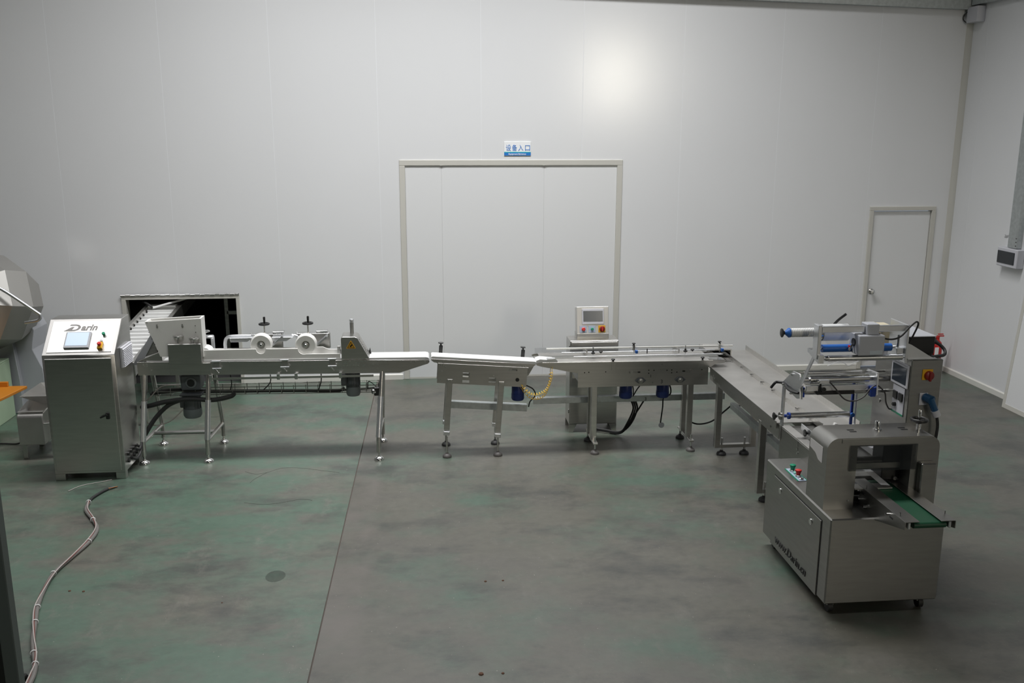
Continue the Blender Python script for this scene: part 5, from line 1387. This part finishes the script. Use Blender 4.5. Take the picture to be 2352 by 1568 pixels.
Tm = thing('tumbler_drum', 'large octagonal stainless seasoning drum on a grey stand beside the wall', 'machine', (-4.5, 10.0, 0))
ax_ = Vector((-0.50, -0.84, 0.20)).normalized()
c_ = Vector((-4.50, 10.0, 1.215))
dm = MB()
dm.lathe(c_, ax_, [(0.12, -0.44), (0.32, -0.38), (0.50, -0.12), (0.50, 0.12), (0.33, 0.40), (0.14, 0.44)], 8)
obj('drum', dm, mat('matt_drum_steel', (0.46, 0.45, 0.43), 0.5, 0.9), Tm, ang=10)
obj('handle', MB().tube([(-4.27, 9.60, 1.43), (-4.19, 9.60, 1.415), (-3.90, 9.60, 1.19), (-3.855, 9.60, 1.145), (-3.885, 9.60, 1.095), (-4.02, 9.62, 1.07)], 0.016, 12), ALU, Tm)
obj('stand', MB().prism([(-4.85, 0.0), (-4.295, 0.0), (-4.295, 0.34), (-4.33, 0.80), (-4.85, 0.80)], 'xz', 10.0, 10.5, 0.006), STAND, Tm)
obj('stand_cover', MB().prism([(-4.30, 0.0), (-4.06, 0.0), (-4.075, 0.475), (-4.16, 0.69), (-4.12, 0.90), (-4.17, 1.0), (-4.35, 0.82)], 'xz', 10.06, 10.42, 0.006), GREYPT, Tm)
obj('stand_arm', MB().prism([(-4.60, 0.79), (-4.35, 0.79), (-4.40, 1.2), (-4.60, 1.2)], 'xz', 10.2, 10.35, 0.006), STAND, Tm)

# floor cable
Q = thing('floor_cable', 'loose grey cable bundle with white ties snaking across the floor', 'cable', (-2.4, 6.3, 0))
cpts = [(-2.755, 7.385), (-2.72, 7.22), (-2.60, 7.02), (-2.51, 6.84), (-2.495, 6.62), (-2.53, 6.38), (-2.565, 6.12), (-2.535, 5.86), (-2.49, 5.65), (-2.43, 5.46), (-2.37, 5.27), (-2.30, 5.10), (-2.245, 4.98), (-2.21, 4.86), (-2.19, 4.70), (-2.15, 4.45)]
obj('sheath', MB().tube([(x, y, 0.015) for x, y in cpts], 0.014, 10), CABLEG, Q)
obj('white_wire', MB().tube([(x + 0.016 * math.sin(1.3 * i), y, 0.030) for i, (x, y) in enumerate(cpts)], 0.0040, 8), CABLEW, Q)
obj('red_wire', MB().tube([(x + 0.013 * math.sin(1.3 * i + 0.5), y, 0.027) for i, (x, y) in enumerate(cpts)], 0.004, 8), mat('red_wire', (0.16, 0.06, 0.05), 0.5), Q)
obj('bare_end', MB().tube([(-2.757, 7.385, 0.013), (-2.76, 7.48, 0.013), (-2.73, 7.60, 0.013), (-2.695, 7.68, 0.013)], 0.011, 10), RUBBER, Q)
for k, (dx, m_) in enumerate(((0, mat('blue_wire', (0.02, 0.06, 0.2), 0.5)), (0.01, mat('green_wire', (0.03, 0.2, 0.1), 0.5)), (0.02, mat('copper', (0.5, 0.22, 0.1), 0.4, 1.0)))):
    obj('core', MB().tube([(-2.70 + dx * 0.2, 7.67, 0.012 + 0.003 * k), (-2.675 + dx, 7.715, 0.012), (-2.655 + dx, 7.735, 0.008)], 0.0045, 6), m_, Q)
for i in (0, 2, 4, 6, 8, 9, 11, 12):
    x, y = cpts[i]
    x2, y2 = cpts[min(i + 1, len(cpts) - 1)]
    obj('cable_tie', MB().torus((x, y, 0.0185), (x2 - x, y2 - y, 0), 0.0175, 0.003, 14, 6), SIGNW, Q)
obj('connector', MB().lathe((-2.252, 4.85, 0.002), (0, 0, 1), [(0.018, 0), (0.02, 0.02), (0.014, 0.032)], 14), BLACKP, Q)
obj('white_strip', MB().box(-2.276, -2.264, 4.60, 4.86, 0.012, 0.024, 0.002), SIGNW, Q)
wt_ = obj('loose_wire', MB().tube([(-2.74, 7.92, 0.004), (-2.80, 7.88, 0.004), (-2.95, 7.80, 0.004), (-3.02, 7.68, 0.004)], 0.003, 6), CABLEW, None, 'thin white wire end lying in front of the control cabinet', 'wire')

# post and dark side panel of a rack right beside the photographer
pr = thing('rack_post', 'grey steel post with black panel at the lower left edge', 'rack', (-2.1, 4.05, 0))
obj('post', MB().box(-1.945, -1.883, 4.0, 4.06, 0.0, 1.6, 0.004), mat('dark_grey_post', (0.075, 0.09, 0.085), 0.5), pr)
obj('side_panel', MB().box(-2.6, -1.945, 4.01, 4.05, 0.0, 1.6, 0.002), BLACKP, pr)
obj('base_plate', MB().box(-2.6, -1.883, 4.0, 4.5, 0.0, 0.02, 0.002), BLACKP, pr)
